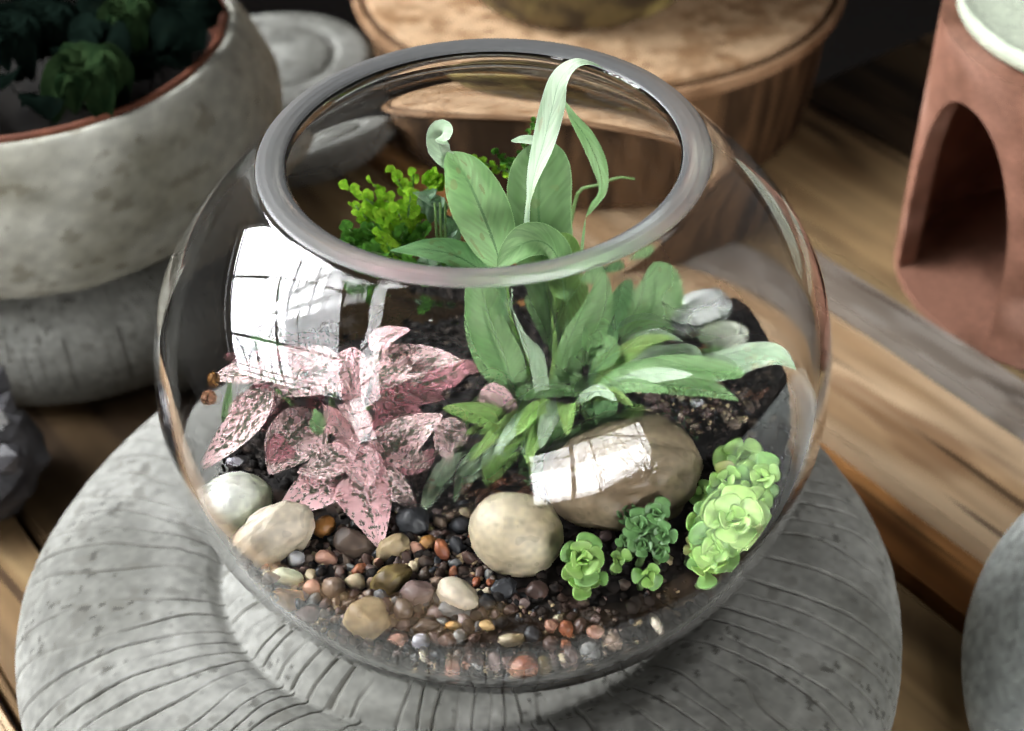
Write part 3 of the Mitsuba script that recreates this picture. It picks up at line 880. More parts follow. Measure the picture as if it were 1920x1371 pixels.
ns_, nr_ = 380, 120
a = np.linspace(0, 2 * np.pi, ns_, endpoint=False)
rows = []
for r in np.linspace(0, 1, nr_):
    # the edge ring meets the glass
    e = math.sqrt(R_SOIL ** 2 - 0.41 ** 2) * r
    x, y = e * np.cos(a), e * np.sin(a)
    z = soil_z(x, y) + 0.022 * (meshkit.fbm(np.stack([x * 24, y * 24, 0 * x + 3], -1), 3) - 0.5)
    if r > 0.9:
        rad = np.sqrt(np.maximum(R_SOIL ** 2 - z ** 2, 1e-6))
        k = np.minimum(1, rad / np.maximum(e, 1e-9)) if r < 1 else rad / e
        x, y = x * k, y * k
    rows.append(np.stack([x, y, z], -1))
edge = rows[-1]
lat_edge = np.arctan2(edge[:, 2], np.hypot(edge[:, 0], edge[:, 1]))
for s in np.linspace(0, 1, 26)[1:]:
    lat = lat_edge * (1 - s) + (-1.12) * s
    rr = (R_SOIL + 0.006) - 0.006 * meshkit.fbm(np.stack([np.cos(a) * 20, np.sin(a) * 20, lat * 20], -1), 3)
    rows.append(np.stack([rr * np.cos(lat) * np.cos(a), rr * np.cos(lat) * np.sin(a), np.maximum(rr * np.sin(lat), -0.868)], -1))
rows.append(rows[-1] * [0.001, 0.001, 1])
V = np.array(rows)
m, n = V.shape[:2]
i, j = np.meshgrid(np.arange(m - 1), np.arange(n), indexing='ij')
q = np.stack([i * n + j, (i + 1) * n + j, (i + 1) * n + (j + 1) % n, i * n + (j + 1) % n], -1).reshape(-1, 4)
V = V.reshape(-1, 3)
put('soil', V, q, 'rough_blotched', True, None, soil_colours(V))
labels['soil'] = {'kind': 'structure'}

ICO1, ICO2, ICO3, ICO4, ICO5 = (trimesh.creation.icosphere(k) for k in (1, 2, 3, 4, 5))


def pebble_mesh(seed, sub=ICO2, rough=0.35, flat=0.75, blocky=0.0):
    d = np.array(sub.vertices)
    s = np.random.default_rng(seed)
    w = 1 + rough * (meshkit.fbm(d * 1.5 + s.random(3) * 50, 3) - 0.5) * 2
    v = d * w[:, None]
    if blocky:                       # a few worn flats
        for k in range(6):
            nrm = s.normal(size=3)
            nrm /= np.linalg.norm(nrm)
            h = v @ nrm
            lim = 0.72 + 0.15 * s.random()
            v = v - np.clip(h - lim, 0, None)[:, None] * nrm * blocky
    v = v * [1.0, 0.85 + 0.15 * s.random(), flat]
    return v, np.array(sub.faces)


# crumbs of soil, too many and too alike to count
cr = np.random.default_rng(31)
crumb = []
for k in range(2300):
    r, th = 0.93 * math.sqrt(cr.random()), cr.random() * 6.283
    x, y = r * math.cos(th), r * math.sin(th)
    if x < -0.1 and y < -0.25 and cr.random() < 0.6:
        continue
    s = 0.007 + 0.014 * cr.random() ** 2
    v = np.array(ICO1.vertices) * (1 + 0.7 * (meshkit.noise(np.array(ICO1.vertices) * 1.6 + k) - 0.5))[:, None] * s
    crumb.append((inside(v + [x, y, float(soil_z(x, y)) + s * 0.5], 0.968), np.array(ICO1.faces)))
V, q = join(crumb)
put('soil_crumbs', V, q, 'rough_blotched', True, None, soil_colours(V))
tag('soil_crumbs', 'dark loose crumbs of potting soil', 'soil', kind='stuff')
for k in range(34):
    px, py = (cr.uniform(1190, 1420), cr.uniform(690, 810)) if k < 22 else (cr.uniform(860, 1010), cr.uniform(870, 920))
    p = onz(px, py, -0.38)
    if np.hypot(p[0], p[1]) > 0.86:
        continue
    p[2] = soil_z(p[0], p[1]) + 0.012
    box = trimesh.creation.icosphere(1)
    v = np.array(box.vertices) * [0.030 + 0.025 * cr.random(), 0.014 + 0.008 * cr.random(), 0.008]
    v *= (1 + 0.6 * (meshkit.noise(np.array(box.vertices) * 2 + k * 3) - 0.5))[:, None]
    M = trimesh.transformations.euler_matrix(cr.normal(0, .3), cr.normal(0, .3), cr.random() * 6)[:3, :3]
    key = number_fast('bark_chip')
    put(key, v @ M.T + p, np.array(box.faces), 'blotch:bark', True)
    wh = 'behind the large brown stone' if px > 1150 else 'above the round buff stone'
    tag(key, 'small reddish brown bark chip on the dark soil ' + wh, 'bark chip', 'bark chips ' + wh)

# ------------------------------------------------------------------ stones
def rock_stone(key, px, py, rx, ry, depth, bsdf, label, seed, rot=0.0, lift=0.45, rough=0.22, blocky=0.0, z=None, category='stone', tall=None, sub=ICO5, where=None):
    """A stone whose outline is rx by ry pixels of the photograph; depth is its third half-axis, in bowl radii; rot turns it in the picture plane, in degrees."""
    sc = 1 / 600.0
    c = onz(px, py, -0.40 + lift * ry * sc if z is None else z) if where is None else np.array(where)
    dist = (EYE - c) @ BACK
    s = dist / FOCAL
    v, f = pebble_mesh(seed, sub, rough, 1.0, blocky)
    ca, sa = math.cos(math.radians(rot)), math.sin(math.radians(rot))
    ax = RIGHT * ca + UP * sa
    ay = -RIGHT * sa + UP * ca
    V = v[:, :1] * rx * s * ax + v[:, 1:2] * ry * s * ay + v[:, 2:3] * depth * BACK
    P = inside(V + c, 0.968)
    colour = None
    if bsdf == 'stone_lined_white':    # one thin dark vein round the stone
        _, colour = blotched(P, bsdf)
        h = P[:, 2] - (c[2] + 0.014) - 0.014 * (meshkit.fbm(P * 9, 2) - 0.5) - 0.02 * (P[:, 0] - 0.72)
        colour = lerp3((0.05, 0.07, 0.055), colour, sstep(0.003, 0.008, np.abs(h)))
        put(key, P, f, 'polished_blotched', True, None, colour)
    else:
        put(key, P, f, 'blotch:' + bsdf, True)
    tag(key, label, category)
    return c


def S(name):
    return number_fast(name)


rock_stone(S('stone'), 437, 948, 76, 64, 0.10, 'stone_celadon', 'large pale green polished stone against the glass below the pink leaves', 3, 20, 0.5, 0.14)
rock_stone(S('stone'), 512, 1004, 96, 58, 0.09, 'stone_cream', 'cream wedge-shaped stone in front of the pale green one', 9, 35, 0.5, 0.22, 0.25)
rock_stone(S('stone'), 968, 998, 92, 84, 0.10, 'stone_buff', 'large round buff stone in the middle of the soil', 14, -25, 0.55, 0.10)
rock_stone(S('stone'), 1162, 886, 158, 114, 0.17, 'stone_brown_boulder', 'largest brown stone, shiny and streaked, between the fern and the sedum', 27, 8, 0.55, 0.22, 0.3)
rock_stone(S('stone'), 1290, 556, 62, 54, 0.085, 'stone_lined_white', 'white stone crossed by one thin dark line', 33, 12, 0.5, 0.12, z=-0.115)
rock_stone(S('stone'), 1340, 604, 50, 28, 0.05, 'stone_celadon', 'small flat pale green stone beside the white lined stone', 35, -10, 0.6, 0.14, z=-0.145, sub=ICO4)
rock_stone(S('stone'), 1170, 548, 52, 62, 0.09, 'stone_rosy_beige', 'rosy beige stone half hidden behind the upright round fern leaf', 40, 0, 0.5, 0.18, z=-0.25, sub=ICO4)
rock_stone(S('pebble'), 1086, 440, 19, 29, 0.035, 'stone_buff', 'cream pebble at the back behind the tallest fern leaf', 42, 0, 0.6, 0.12, category='pebble', sub=ICO3)
rock_stone(S('pebble'), 888, 447, 30, 24, 0.035, 'stone_tan', 'tan pebble at the back below the large upright fern leaf', 43, 0, 0.6, 0.12, category='pebble', sub=ICO3)

# pebbles one can name singly: pixel, half axes, turn, material, label
PEB = [
    (690, 1160, 42, 44, 10, 'tan', 'tan dome-shaped pebble, the biggest in the gravel by the glass'),
    (733, 1088, 44, 30, 35, 'olive', 'olive brown wedge pebble in the middle of the gravel'),
    (785, 1111, 33, 29, 0, 'mauve', 'grey beige round pebble beside the cream oval one'),
    (859, 1114, 45, 34, -30, 'cream', 'cream oval pebble, palest of the mid-sized gravel'),
    (534, 1124, 36, 27, 5, 'banded_amber', 'white and amber banded pebble near the glass'),
    (536, 1082, 34, 20, -6, 'celadon', 'pale aqua pebble just above the banded amber one'),
    (557, 1047, 17, 17, 0, 'lilac', 'small white round pebble below the cream wedge stone'),
    (609, 988, 22, 25, 0, 'amber', 'brown amber pebble right beside the cream wedge stone'),
    (662, 1018, 40, 28, -20, 'umber', 'dark taupe pebble under the tip of the lowest pink leaf'),
    (738, 1026, 36, 24, 25, 'tan', 'drab tan pebble behind the lowest pink leaf'),
    (775, 975, 34, 34, 0, 'charcoal', 'black pebble in the shade behind the lowest pink leaf'),
    (803, 1017, 18, 16, 0, 'amber', 'bright orange pebble beside the rust one'),
    (829, 1030, 14, 24, 25, 'rust', 'glossy rust red pebble beside the bright orange one'),
    (776, 976, 18, 18, 0, 'amber', 'dull orange pebble half under the pink leaf'),
    (866, 985, 19, 22, 10, 'charcoal', 'black oval pebble touching the round buff stone'),
    (857, 1022, 12, 20, 20, 'charcoal', 'narrow black pebble left of the round buff stone'),
    (666, 1090, 20, 17, 0, 'buff', 'yellow cream pebble above the tan dome pebble'),
    (586, 1102, 18, 16, 0, 'pink', 'pale pink pebble beside the banded amber one'),
    (626, 1100, 24, 22, 20, 'rosy_beige', 'rosy brown pebble between the pink and the yellow cream ones'),
    (612, 1046, 23, 17, -15, 'pink', 'broken pink pebble near the small white round one'),
    (580, 1152, 24, 20, 10, 'mauve', 'knobbly mauve pebble nearest the glass below the banded one'),
    (715, 1114, 15, 13, 0, 'granite', 'small speckled grey pebble on the olive wedge pebble'),
    (757, 1143, 20, 26, 20, 'umber', 'dark mottled pebble beside the tan dome pebble'),
    (849, 1143, 30, 17, -18, 'granite', 'flat blue grey pebble tucked under the cream oval one'),
    (800, 1172, 26, 15, 0, 'umber', 'flat dark taupe pebble below the grey beige one'),
    (945, 1102, 25, 22, 10, 'charcoal', 'shiny slate pebble below the round buff stone'),
    (1006, 1108, 24, 20, 0, 'maroon', 'blocky maroon pebble beside the lone green succulent'),
    (912, 1128, 18, 18, 0, 'charcoal', 'small black pebble beside the cream oval one'),
    (960, 1197, 27, 17, 8, 'tan', 'tan almond pebble alone on the dark soil'),
    (913, 1171, 16, 12, 0, 'amber', 'flat orange pebble above the tan almond one'),
    (849, 1171, 16, 11, 0, 'amber', 'pale orange flat pebble below the flat blue grey one'),
    (850, 1247, 15, 22, 10, 'pink', 'peach pebble pressed to the glass lowest of all'),
    (747, 1196, 19, 17, 0, 'pink', 'peach pebble close to the tan dome pebble'),
    (790, 1200, 18, 17, -40, 'lilac', 'pale lilac pebble close to the peach one'),
    (840, 1198, 18, 16, 0, 'maroon', 'dull red pebble among the front gravel'),
    (862, 1190, 14, 16, 0, 'granite', 'salt and pepper pebble among the front gravel'),
    (998, 1186, 17, 19, 0, 'charcoal', 'charcoal pebble at the edge of the pink pebble cluster'),
    (1033, 1172, 15, 17, 0, 'pink', 'rosy pebble first in the pink cluster'),
    (1060, 1178, 15, 19, -10, 'rust', 'brick red pebble in the pink cluster'),
    (1086, 1172, 13, 20, -15, 'maroon', 'purplish red pebble in the pink cluster'),
    (1112, 1158, 15, 11, 0, 'mauve', 'mauve pebble topmost of the pink cluster'),
    (1115, 1183, 18, 15, 0, 'pink', 'plump peach pebble in the pink cluster'),
    (1145, 1192, 17, 15, 10, 'rosy_beige', 'beige pebble at the end of the pink cluster'),
    (1102, 1211, 19, 18, 0, 'granite', 'coarse grey granite pebble below the pink cluster'),
    (1034, 1202, 18, 17, 0, 'maroon', 'dark red crumbly pebble below the pink cluster'),
    (1057, 1206, 13, 12, 0, 'rust', 'small rust pebble below the pink cluster'),
    (1045, 1158, 11, 9, 0, 'buff', 'small cream pebble above the pink cluster'),
    (980, 1238, 27, 18, 12, 'rust', 'long red pebble against the glass below the tan almond one'),
    (1056, 1247, 25, 16, -4, 'rust', 'blocky red pebble against the glass below the granite one'),
    (1018, 1236, 15, 17, 0, 'olive', 'olive pebble between the two red pebbles at the glass'),
    (1136, 1222, 15, 11, 0, 'rosy_beige', 'brown pebble below the beige one of the pink cluster'),
    (1228, 1164, 10, 20, 25, 'cream', 'cream chip alone on the dark soil under the sedum'),
    (1137, 1006, 17, 15, 0, 'mauve', 'mauve pebble between the brown stone and the dark succulent'),
    (1168, 1096, 14, 12, 0, 'umber', 'brown pebble between the two small green succulents'),
    (1250, 1050, 13, 11, 0, 'tan', 'small tan pebble behind the small green succulent'),
    (1297, 738, 14, 11, 0, 'lilac', 'pale blue grey pebble on the bark behind the brown stone'),
    (1215, 720, 18, 15, 0, 'mauve', 'mauve pebble under the long fern leaves behind the brown stone'),
    (930, 890, 20, 16, 0, 'rust', 'rust pebble in the shade above the round buff stone'),
    (975, 888, 22, 15, 0, 'maroon', 'maroon pebble in the shade beside the brown stone'),
    (412, 712, 14, 16, 0, 'amber', 'amber pebble far up the glass behind the pink leaves'),
    (404, 745, 15, 15, 0, 'rust', 'rust pebble just below the amber one behind the pink leaves'),
    (450, 862, 15, 10, 0, 'lilac', 'white chip on top of the pale green stone'),
    (1390, 780, 10, 10, 0, 'tan', 'tan grain on the black soil near the glass'),
]
placed = []
for k, (px, py, rx, ry, rot, m, label) in enumerate(PEB):
    w = onz(px, py, -0.40)
    w[2] = soil_z(w[0], w[1])
    c = onz(px, py, w[2] + 0.0009 * ry)
    if np.linalg.norm(c) > 0.90:
        c = onball(px, py, 0.945)
    bs = 'stone_' + m
    rock_stone(S('pebble'), px, py, rx, ry, 0.00135 * min(rx, ry) + 0.004, bs, label, 100 + k, rot, rough=0.25, blocky=0.8 if k % 3 else 0.3, where=c, category='pebble', sub=ICO3 if rx > 24 else ICO2)
    placed.append((px, py, 0.9 * (rx + ry) / 2))

# the rest of the gravel: alike pebbles of a few colours, packed between those above
from shapely.geometry import Polygon, Point
gravel = Polygon([(455, 1050), (560, 1020), (650, 985), (760, 950), (800, 900), (880, 900), (905, 1060), (960, 1095), (1020, 1125), (930, 1150), (890, 1200), (700, 1215), (600, 1190), (500, 1140)])
glass_band = Polygon([(560, 1150), (640, 1195), (780, 1215), (960, 1222), (1120, 1225), (1120, 1250), (960, 1275), (820, 1262), (700, 1228), (590, 1178)])
side_bits = Polygon([(1180, 690), (1330, 690), (1430, 740), (1380, 800), (1300, 800), (1200, 745)])
GEN = [('maroon', 'reddish brown gravel pebble'), ('mauve', 'greyish mauve gravel pebble'), ('umber', 'taupe gravel pebble'), ('charcoal', 'shiny black gravel pebble'),
       ('rosy_beige', 'rosy tan gravel pebble'), ('granite', 'speckled grey gravel pebble'), ('rust', 'rust red gravel pebble'), ('buff', 'cream gravel pebble'), ('pink', 'pale pink gravel pebble')]
prob = np.array([0.20, 0.17, 0.20, 0.08, 0.13, 0.06, 0.05, 0.07, 0.04])
protos = [pebble_mesh(300 + k, ICO2, 0.35, 0.8, 0.8) for k in range(7)]
pr = np.random.default_rng(77)
ANCHORS = [((512, 1004), 'cream wedge-shaped stone'), ((690, 1160), 'tan dome pebble'), ((968, 998), 'round buff stone'), ((534, 1124), 'banded amber pebble'), ((859, 1114), 'cream oval pebble'),
           ((733, 1088), 'olive wedge pebble'), ((715, 1000), 'lowest pink leaf'), ((803, 1017), 'bright orange pebble'), ((666, 1090), 'yellow cream pebble'), ((945, 1102), 'shiny slate pebble'), ((609, 988), 'brown amber pebble'),
           ((785, 1111), 'grey beige pebble'), ((757, 1143), 'dark mottled pebble'), ((980, 1238), 'long red pebble'), ((1056, 1247), 'blocky red pebble'), ((850, 1247), 'lowest peach pebble'), ((790, 1200), 'pale lilac pebble'),
           ((586, 1102), 'pale pink pebble'), ((1297, 738), 'pale blue grey pebble'), ((1215, 720), 'long fern leaves'), ((1350, 770), 'black soil heap'), ((1250, 770), 'brown stone'), ((612, 1046), 'broken pink pebble'),
           ((840, 1198), 'dull red pebble'), ((580, 1152), 'knobbly mauve pebble'), ((882, 930), 'green leaf tips'), ((849, 1171), 'pale orange flat pebble')]


def beside(px, py):
    return min(ANCHORS, key=lambda a: (a[0][0] - px) ** 2 + (a[0][1] - py) ** 2)[1]


made = 0
for poly, want, lo, hi, kind in ((gravel, 175, 9, 15, 'soil'), (glass_band, 46, 8, 14, 'glass'), (side_bits, 16, 8, 12, 'soil')):
    x0, y0, x1, y1 = poly.bounds
    got = 0
    for _ in range(9000):
        if got >= want:
            break
        px, py, r = pr.uniform(x0, x1), pr.uniform(y0, y1), pr.uniform(lo, hi)
        if not poly.contains(Point(px, py)) or any((px - a) ** 2 + (py - b) ** 2 < (0.78 * (r + c)) ** 2 for a, b, c in placed):
            continue
        w = onz(px, py, -0.40)
        w[2] = soil_z(w[0], w[1])
        c = onz(px, py, w[2] + 0.0006 * r) if kind == 'soil' else onball(px, py, 0.955)
        if np.linalg.norm(c) > 0.925:
            c = onball(px, py, 0.93)
        v, f = protos[pr.integers(7)]
        M = trimesh.transformations.random_rotation_matrix(pr.random(3))[:3, :3]
        V = inside(c + (v * r / 600.0 * [1.25, 1.0, 0.95]) @ M.T, 0.972)
        mname, lab = GEN[pr.choice(len(GEN), p=prob)]
        lab = 'small ' + lab
        key = S('pebble')
        put(key, V, f, 'blotch:stone_' + mname, True)
        where = {'soil': ' beside the ', 'glass': ' at the glass near the '}[kind] + beside(px, py)
        tag(key, lab + where, 'pebble', lab + 's' + where)
        placed.append((px, py, r))
        got += 1

# grains too small and too many to tell apart: one mass, in four colours
front_soil = Polygon([(900, 1150), (1030, 1110), (1180, 1110), (1290, 1100), (1230, 1200), (1100, 1230), (900, 1230)])
grains = {k: [] for k in ('umber', 'charcoal', 'maroon', 'tan')}
for poly, want, lo, hi in ((gravel, 620, 3.5, 8), (glass_band, 150, 3.5, 7), (front_soil, 130, 2.5, 6), (side_bits, 170, 3, 7)):
    x0, y0, x1, y1 = poly.bounds
    got = 0
    while got < want:
        px, py, r = pr.uniform(x0, x1), pr.uniform(y0, y1), pr.uniform(lo, hi)
        if not poly.contains(Point(px, py)):
            continue
        w = onz(px, py, -0.40)
        w[2] = soil_z(w[0], w[1])
        c = onz(px, py, w[2] + 0.0005 * r)
        if np.linalg.norm(c) > 0.955:
            c = onball(px, py, 0.958)
        M = trimesh.transformations.random_rotation_matrix(pr.random(3))[:3, :3]
        v = np.array(ICO1.vertices)
        v = v * (1 + 0.6 * (meshkit.noise(v * 1.5 + got * 3.3) - 0.5))[:, None] * [1.3, 1.0, 0.8] * r / 600
        grains[('umber', 'maroon', 'tan', 'umber', 'maroon', 'tan', 'charcoal')[pr.integers(7)]].append((inside(v @ M.T + c, 0.972), np.array(ICO1.faces)))
        got += 1
for k, part in grains.items():
    put(numbered('fine_gravel__grains'), *join(part), 'blotch:stone_' + k, True)
tag('fine_gravel', 'fine dark gravel grains filling the gaps between the pebbles', 'gravel', kind='stuff')

# ------------------------------------------------------------------ the strap-leaved fern
fern = 'strap_fern'
FB = np.array([0.18, 0.20, -0.37])
# (control points px, py, y), width in pixels, shape, material, facing, options
up = np.array([0, 0, 1.0])


def L(points, width, shape='strap', m='strap_leaf', facing=None, key=fern, part='leaf', **kw):
    C = []
    for px, py, y in points:           # nothing grows through the soil: what would lie under it is brought up onto it
        c = ony(px, py, y)
        low = float(soil_z(c[0], c[1])) + 0.025
        if c[2] < low and C:
            c = onz(px, py, float(soil_z(*onz(px, py, low)[:2])) + 0.03)
        C.append(c)
    dist = np.mean([(EYE - c) @ BACK for c in C])
    fc = BACK if facing is None else np.asarray(facing, float)
    seed = counts.get(key + '__' + part, 0)
    V, q, uv = blade(C, width * dist / FOCAL, shape, fc, seed=seed, **kw)
    V = inside(V)
    nm = number_fast(key + '__' + part)
    put_leaf(nm, V, q, m, uv)
    return nm


def view(dx=0.0, dy=0.0, dz=0.0):
    return BACK + dx * RIGHT + dy * UP


# upright leaves through the mouth of the bowl
L([(975, 700, .12), (955, 560, .18), (934, 480, .24), (905, 400, .28), (872, 330, .28), (838, 285, .24)], 108, 'paddle', 'strap_leaf', view(-0.15, 0.1), stalk=0.34, fold=0.10, wave=0.03, ns=30)
L([(862, 330, .30), (836, 300, .27), (824, 272, .22), (830, 247, .16), (842, 262, .12)], 48, 'strap', 'strap_leaf_pale', view(-.1, -0.2), fold=0.25, wave=0.05)
L([(1035, 700, .16), (1026, 600, .26), (1018, 500, .33), (1010, 400, .36), (1012, 320, .36), (1016, 262, .34)], 122, 'strap', 'strap_leaf', view(0.1, 0.15), fold=0.12, wave=0.02, stalk=0.15, ns=30)
L([(958, 264, .35), (985, 262, .33), (1010, 268, .315), (1036, 290, .315)], 22, 'lance', 'strap_leaf_pale', view(0, 0.6), fold=0.1, wave=0.02)
L([(985, 470, .24), (992, 400, .26), (1000, 335, .27), (1020, 265, .28), (1036, 200, .29), (1050, 150, .29), (1078, 122, .29), (1108, 120, .30), (1138, 132, .32)], 50, 'lance', 'strap_leaf_pale',
  view(-0.4, 0.05), fold=0.12, wave=0.05, ns=44, twist=[0.5, 0.9, 0.2, -0.2, 0.1, 0.9, 1.2])
L([(1050, 180, .40), (1072, 220, .40), (1100, 260, .39), (1122, 310, .37), (1128, 355, .35), (1112, 385, .34), (1098, 408, .34)], 36, 'lance', 'strap_leaf', view(0.3, 0.05), fold=0.2, wave=0.05, ns=30, twist=[0.9, 0.3, 0.1, 0.7, -0.1])
L([(1098, 408, .34), (1094, 440, .33), (1085, 520, .30), (1070, 620, .25)], 6, 'strap', 'strap_leaf', view(0, 0))
L([(1062, 640, .10), (1058, 560, .14), (1048, 490, .16), (1020, 455, .12), (980, 458, .06), (932, 502, .0)], 82, 'paddle', 'strap_leaf', (0.1, -0.55, 1.0), fold=0.16, wave=0.04, stalk=0.30, ns=30)
L([(1062, 620, .22), (1060, 540, .24), (1055, 480, .24), (1040, 440, .23)], 70, 'strap', 'strap_leaf_yellowish', view(0.3, 0), fold=0.2)
L([(950, 600, .22), (910, 520, .26), (860, 482, .26), (800, 468, .24), (730, 470, .22)], 66, 'lance', 'strap_leaf_dark', (0.1, -0.5, 1.0), fold=0.14, wave=0.05, ns=26)
L([(950, 560, .30), (946, 480, .33), (950, 430, .34), (960, 395, .34)], 26, 'lance', 'strap_leaf_pale', view(-0.2, 0), fold=0.3)
L([(920, 560, .34), (925, 500, .36), (918, 440, .37), (935, 410, .37)], 20, 'lance', 'silver_leaf', view(0.2, 0), fold=0.3)
# behind the front glass
L([(960, 720, .06), (945, 670, .04), (922, 610, .02), (905, 550, .0), (895, 500, -.02)], 90, 'paddle', 'strap_leaf', view(-0.2, 0.1), fold=0.14, wave=0.03, ns=26)
L([(1045, 720, .12), (1062, 650, .12), (1088, 590, .10), (1108, 540, .08), (1120, 480, .06)], 74, 'paddle', 'strap_leaf', view(0.2, 0.1), fold=0.14, wave=0.04, ns=26, stalk=0.1)
L([(1095, 720, .26), (1140, 640, .32), (1186, 592, .36), (1206, 540, .37), (1210, 490, .36), (1204, 448, .34)], 112, 'paddle', 'strap_leaf', view(0.15, 0.15), fold=0.08, wave=0.03, stalk=0.28, ns=30)
L([(1095, 720, .20), (1120, 620, .26), (1145, 540, .30), (1165, 480, .31)], 44, 'strap', 'strap_leaf_dark', view(-0.2, 0.1), fold=0.2)
L([(955, 540, .05), (975, 600, .04), (998, 640, .02), (1008, 690, .0), (1016, 728, -.02)], 34, 'strap', 'strap_leaf_pale', view(0.3, 0), fold=0.25, wave=0.04, twist=[0.9, 0.2, -0.1])
L([(945, 520, .08), (960, 580, .08), (985, 640, .06), (990, 700, .06)], 8, 'strap', 'strap_leaf_yellowish', view(0, 0))
L([(1025, 540, .16), (1035, 620, .12), (1024, 700, .08)], 7, 'strap', 'strap_leaf_yellowish', view(0, 0))
L([(1055, 560, .20), (1045, 640, .16), (1030, 700, .12)], 20, 'strap', 'strap_leaf', view(-.4, 0))
L([(1110, 720, .02), (1040, 705, .0), (1000, 708, -.01), (962, 718, -.02)], 40, 'strap', 'strap_leaf', (0, -0.4, 1), fold=0.2)
L([(1000, 790, .02), (970, 785, -.05), (945, 776, -.10), (900, 757, -.14), (830, 745, -.17)], 66, 'paddle', 'strap_leaf_yellowish', (0.05, -0.5, 1.0), fold=0.16, wave=0.03, stalk=0.12)
L([(990, 760, .0), (965, 735, -.0), (935, 715, -.0), (900, 715, .02)], 42, 'paddle', 'strap_leaf', (0, -0.5, 1), fold=0.2, wave=0.06)
L([(1030, 770, .02), (1020, 790, -.02), (1012, 820, -.05), (1020, 850, -.07)], 74, 'paddle', 'strap_leaf', view(0.3, 0.2), fold=0.2, wave=0.06)
L([(1005, 765, .02), (992, 780, -.03), (975, 810, -.05), (950, 838, -.06)], 40, 'lance', 'strap_leaf_pale', view(-0.4, 0.3), fold=0.4, wave=0.06)
L([(1010, 840, -.02), (1000, 870, -.05), (1000, 905, -.07)], 60, 'paddle', 'strap_leaf', view(0, 0.2), fold=0.15)
L([(960, 800, .02), (905, 825, -.02), (850, 850, -.07), (825, 890, -.12), (806, 930, -.17), (788, 962, -.21)], 46, 'lance', 'strap_leaf_pale', view(-0.2, 0.2), fold=0.14, wave=0.09, ns=30, stalk=0.25)  # trailing leaves coloured paler than their own green, to look lit
L([(985, 800, .02), (935, 832, -.02), (895, 860, -.08), (868, 890, -.13), (850, 935, -.18)], 38, 'lance', 'strap_leaf_pale', view(0.1, 0.3), fold=0.16, wave=0.08, stalk=0.2)
L([(975, 800, .02), (948, 830, -.04), (925, 865, -.10), (912, 898, -.14)], 52, 'paddle', 'strap_leaf_yellowish', view(-0.2, 0.2), fold=0.18, wave=0.05)
L([(990, 790, .03), (945, 815, .0), (905, 835, -.03), (875, 860, -.06)], 26, 'lance', 'strap_leaf_dark', view(0, 0.3), fold=0.2)
# leaves sweeping to the right
L([(1098, 790, .04), (1100, 748, .02), (1125, 706, .0), (1180, 678, -.01), (1250, 668, -.01), (1320, 676, -.01), (1385, 690, -.02)], 48, 'strap', 'strap_leaf', (0.0, -0.7, 1.0), fold=0.14, wave=0.05, ns=34, stalk=0.1)
L([(1180, 690, .10), (1270, 680, .09), (1345, 668, .07), (1410, 655, .04), (1455, 662, .01), (1492, 692, -.02)], 64, 'lance', 'strap_leaf_pale', (-0.1, -0.7, 1.0), fold=0.12, wave=0.05, ns=30)
L([(1105, 720, .06), (1130, 680, .06), (1160, 640, .07), (1205, 612, .08), (1255, 610, .08)], 42, 'lance', 'strap_leaf_yellowish', (-0.2, -0.8, 1.0), fold=0.2, wave=0.05)
L([(1150, 640, .10), (1185, 612, .11), (1220, 602, .11), (1268, 618, .09)], 38, 'lance', 'strap_leaf_pale', (0, -0.4, 1.2), fold=0.2, wave=0.08)
L([(1160, 660, .14), (1220, 640, .13), (1255, 640, .11), (1285, 645, .08), (1300, 665, .05)], 44, 'paddle', 'strap_leaf_pale', (-0.1, -0.5, 1.1), fold=0.22, wave=0.10)
L([(1180, 690, .14), (1260, 670, .14), (1330, 645, .13), (1385, 655, .10)], 42, 'lance', 'strap_leaf', (0.2, -0.8, 1.0), fold=0.15, wave=0.05)
L([(1150, 700, .06), (1225, 700, .03), (1300, 708, .0), (1340, 722, -.02), (1378, 742, -.05)], 42, 'lance', 'strap_leaf', (0.1, -0.8, 0.9), fold=0.15, wave=0.05)
L([(1100, 660, .10), (1118, 620, .10), (1128, 640, .06), (1105, 668, .04)], 50, 'paddle', 'strap_leaf', view(0.2, 0.1), fold=0.25)
L([(1085, 720, .08), (1075, 690, .08), (1070, 668, .08)], 34, 'paddle', 'strap_leaf', view(0.2, 0.1), fold=0.2)
L([(1100, 745, .0), (1112, 730, -.03), (1128, 745, -.05), (1122, 778, -.06)], 56, 'paddle', 'strap_leaf_dark', view(0.3, 0.2), fold=0.2)
L([(1160, 780, .0), (1175, 762, -.01), (1190, 748, -.02), (1196, 738, -.02)], 32, 'paddle', 'strap_leaf_yellowish', view(0, 0.2), fold=0.15)
L([(1215, 760, .14), (1250, 765, .10), (1285, 790, .06), (1303, 816, .03)], 38, 'lance', 'strap_leaf_dark', view(0.2, 0.2), fold=0.15)
mo = np.random.default_rng(15)
for x1, y1, wd, m in ((1245, 720, 30, 'strap_leaf'), (1290, 690, 34, 'strap_leaf_pale'), (1180, 745, 28, 'strap_leaf_yellowish'), (1150, 735, 26, 'strap_leaf_pale'), (1060, 800, 34, 'strap_leaf_yellowish'),
                      (1010, 825, 36, 'strap_leaf_pale'), (965, 800, 32, 'strap_leaf_yellowish'), (925, 835, 32, 'strap_leaf_pale'), (880, 850, 28, 'strap_leaf_yellowish'), (985, 855, 34, 'strap_leaf_yellowish')):
    x0, y0 = 1055 + (x1 - 1055) * 0.25, 745 + (y1 - 745) * 0.1
    L([(1060, 760, .03), (x0, y0 - 14, -.05), ((x0 + x1) / 2, (y0 + y1) / 2 - 26, -.13), (x1, y1, -.21)], wd, 'paddle', m, (0.0, -0.75, 0.9), fold=0.18, wave=0.07, stalk=0.3, ns=20)
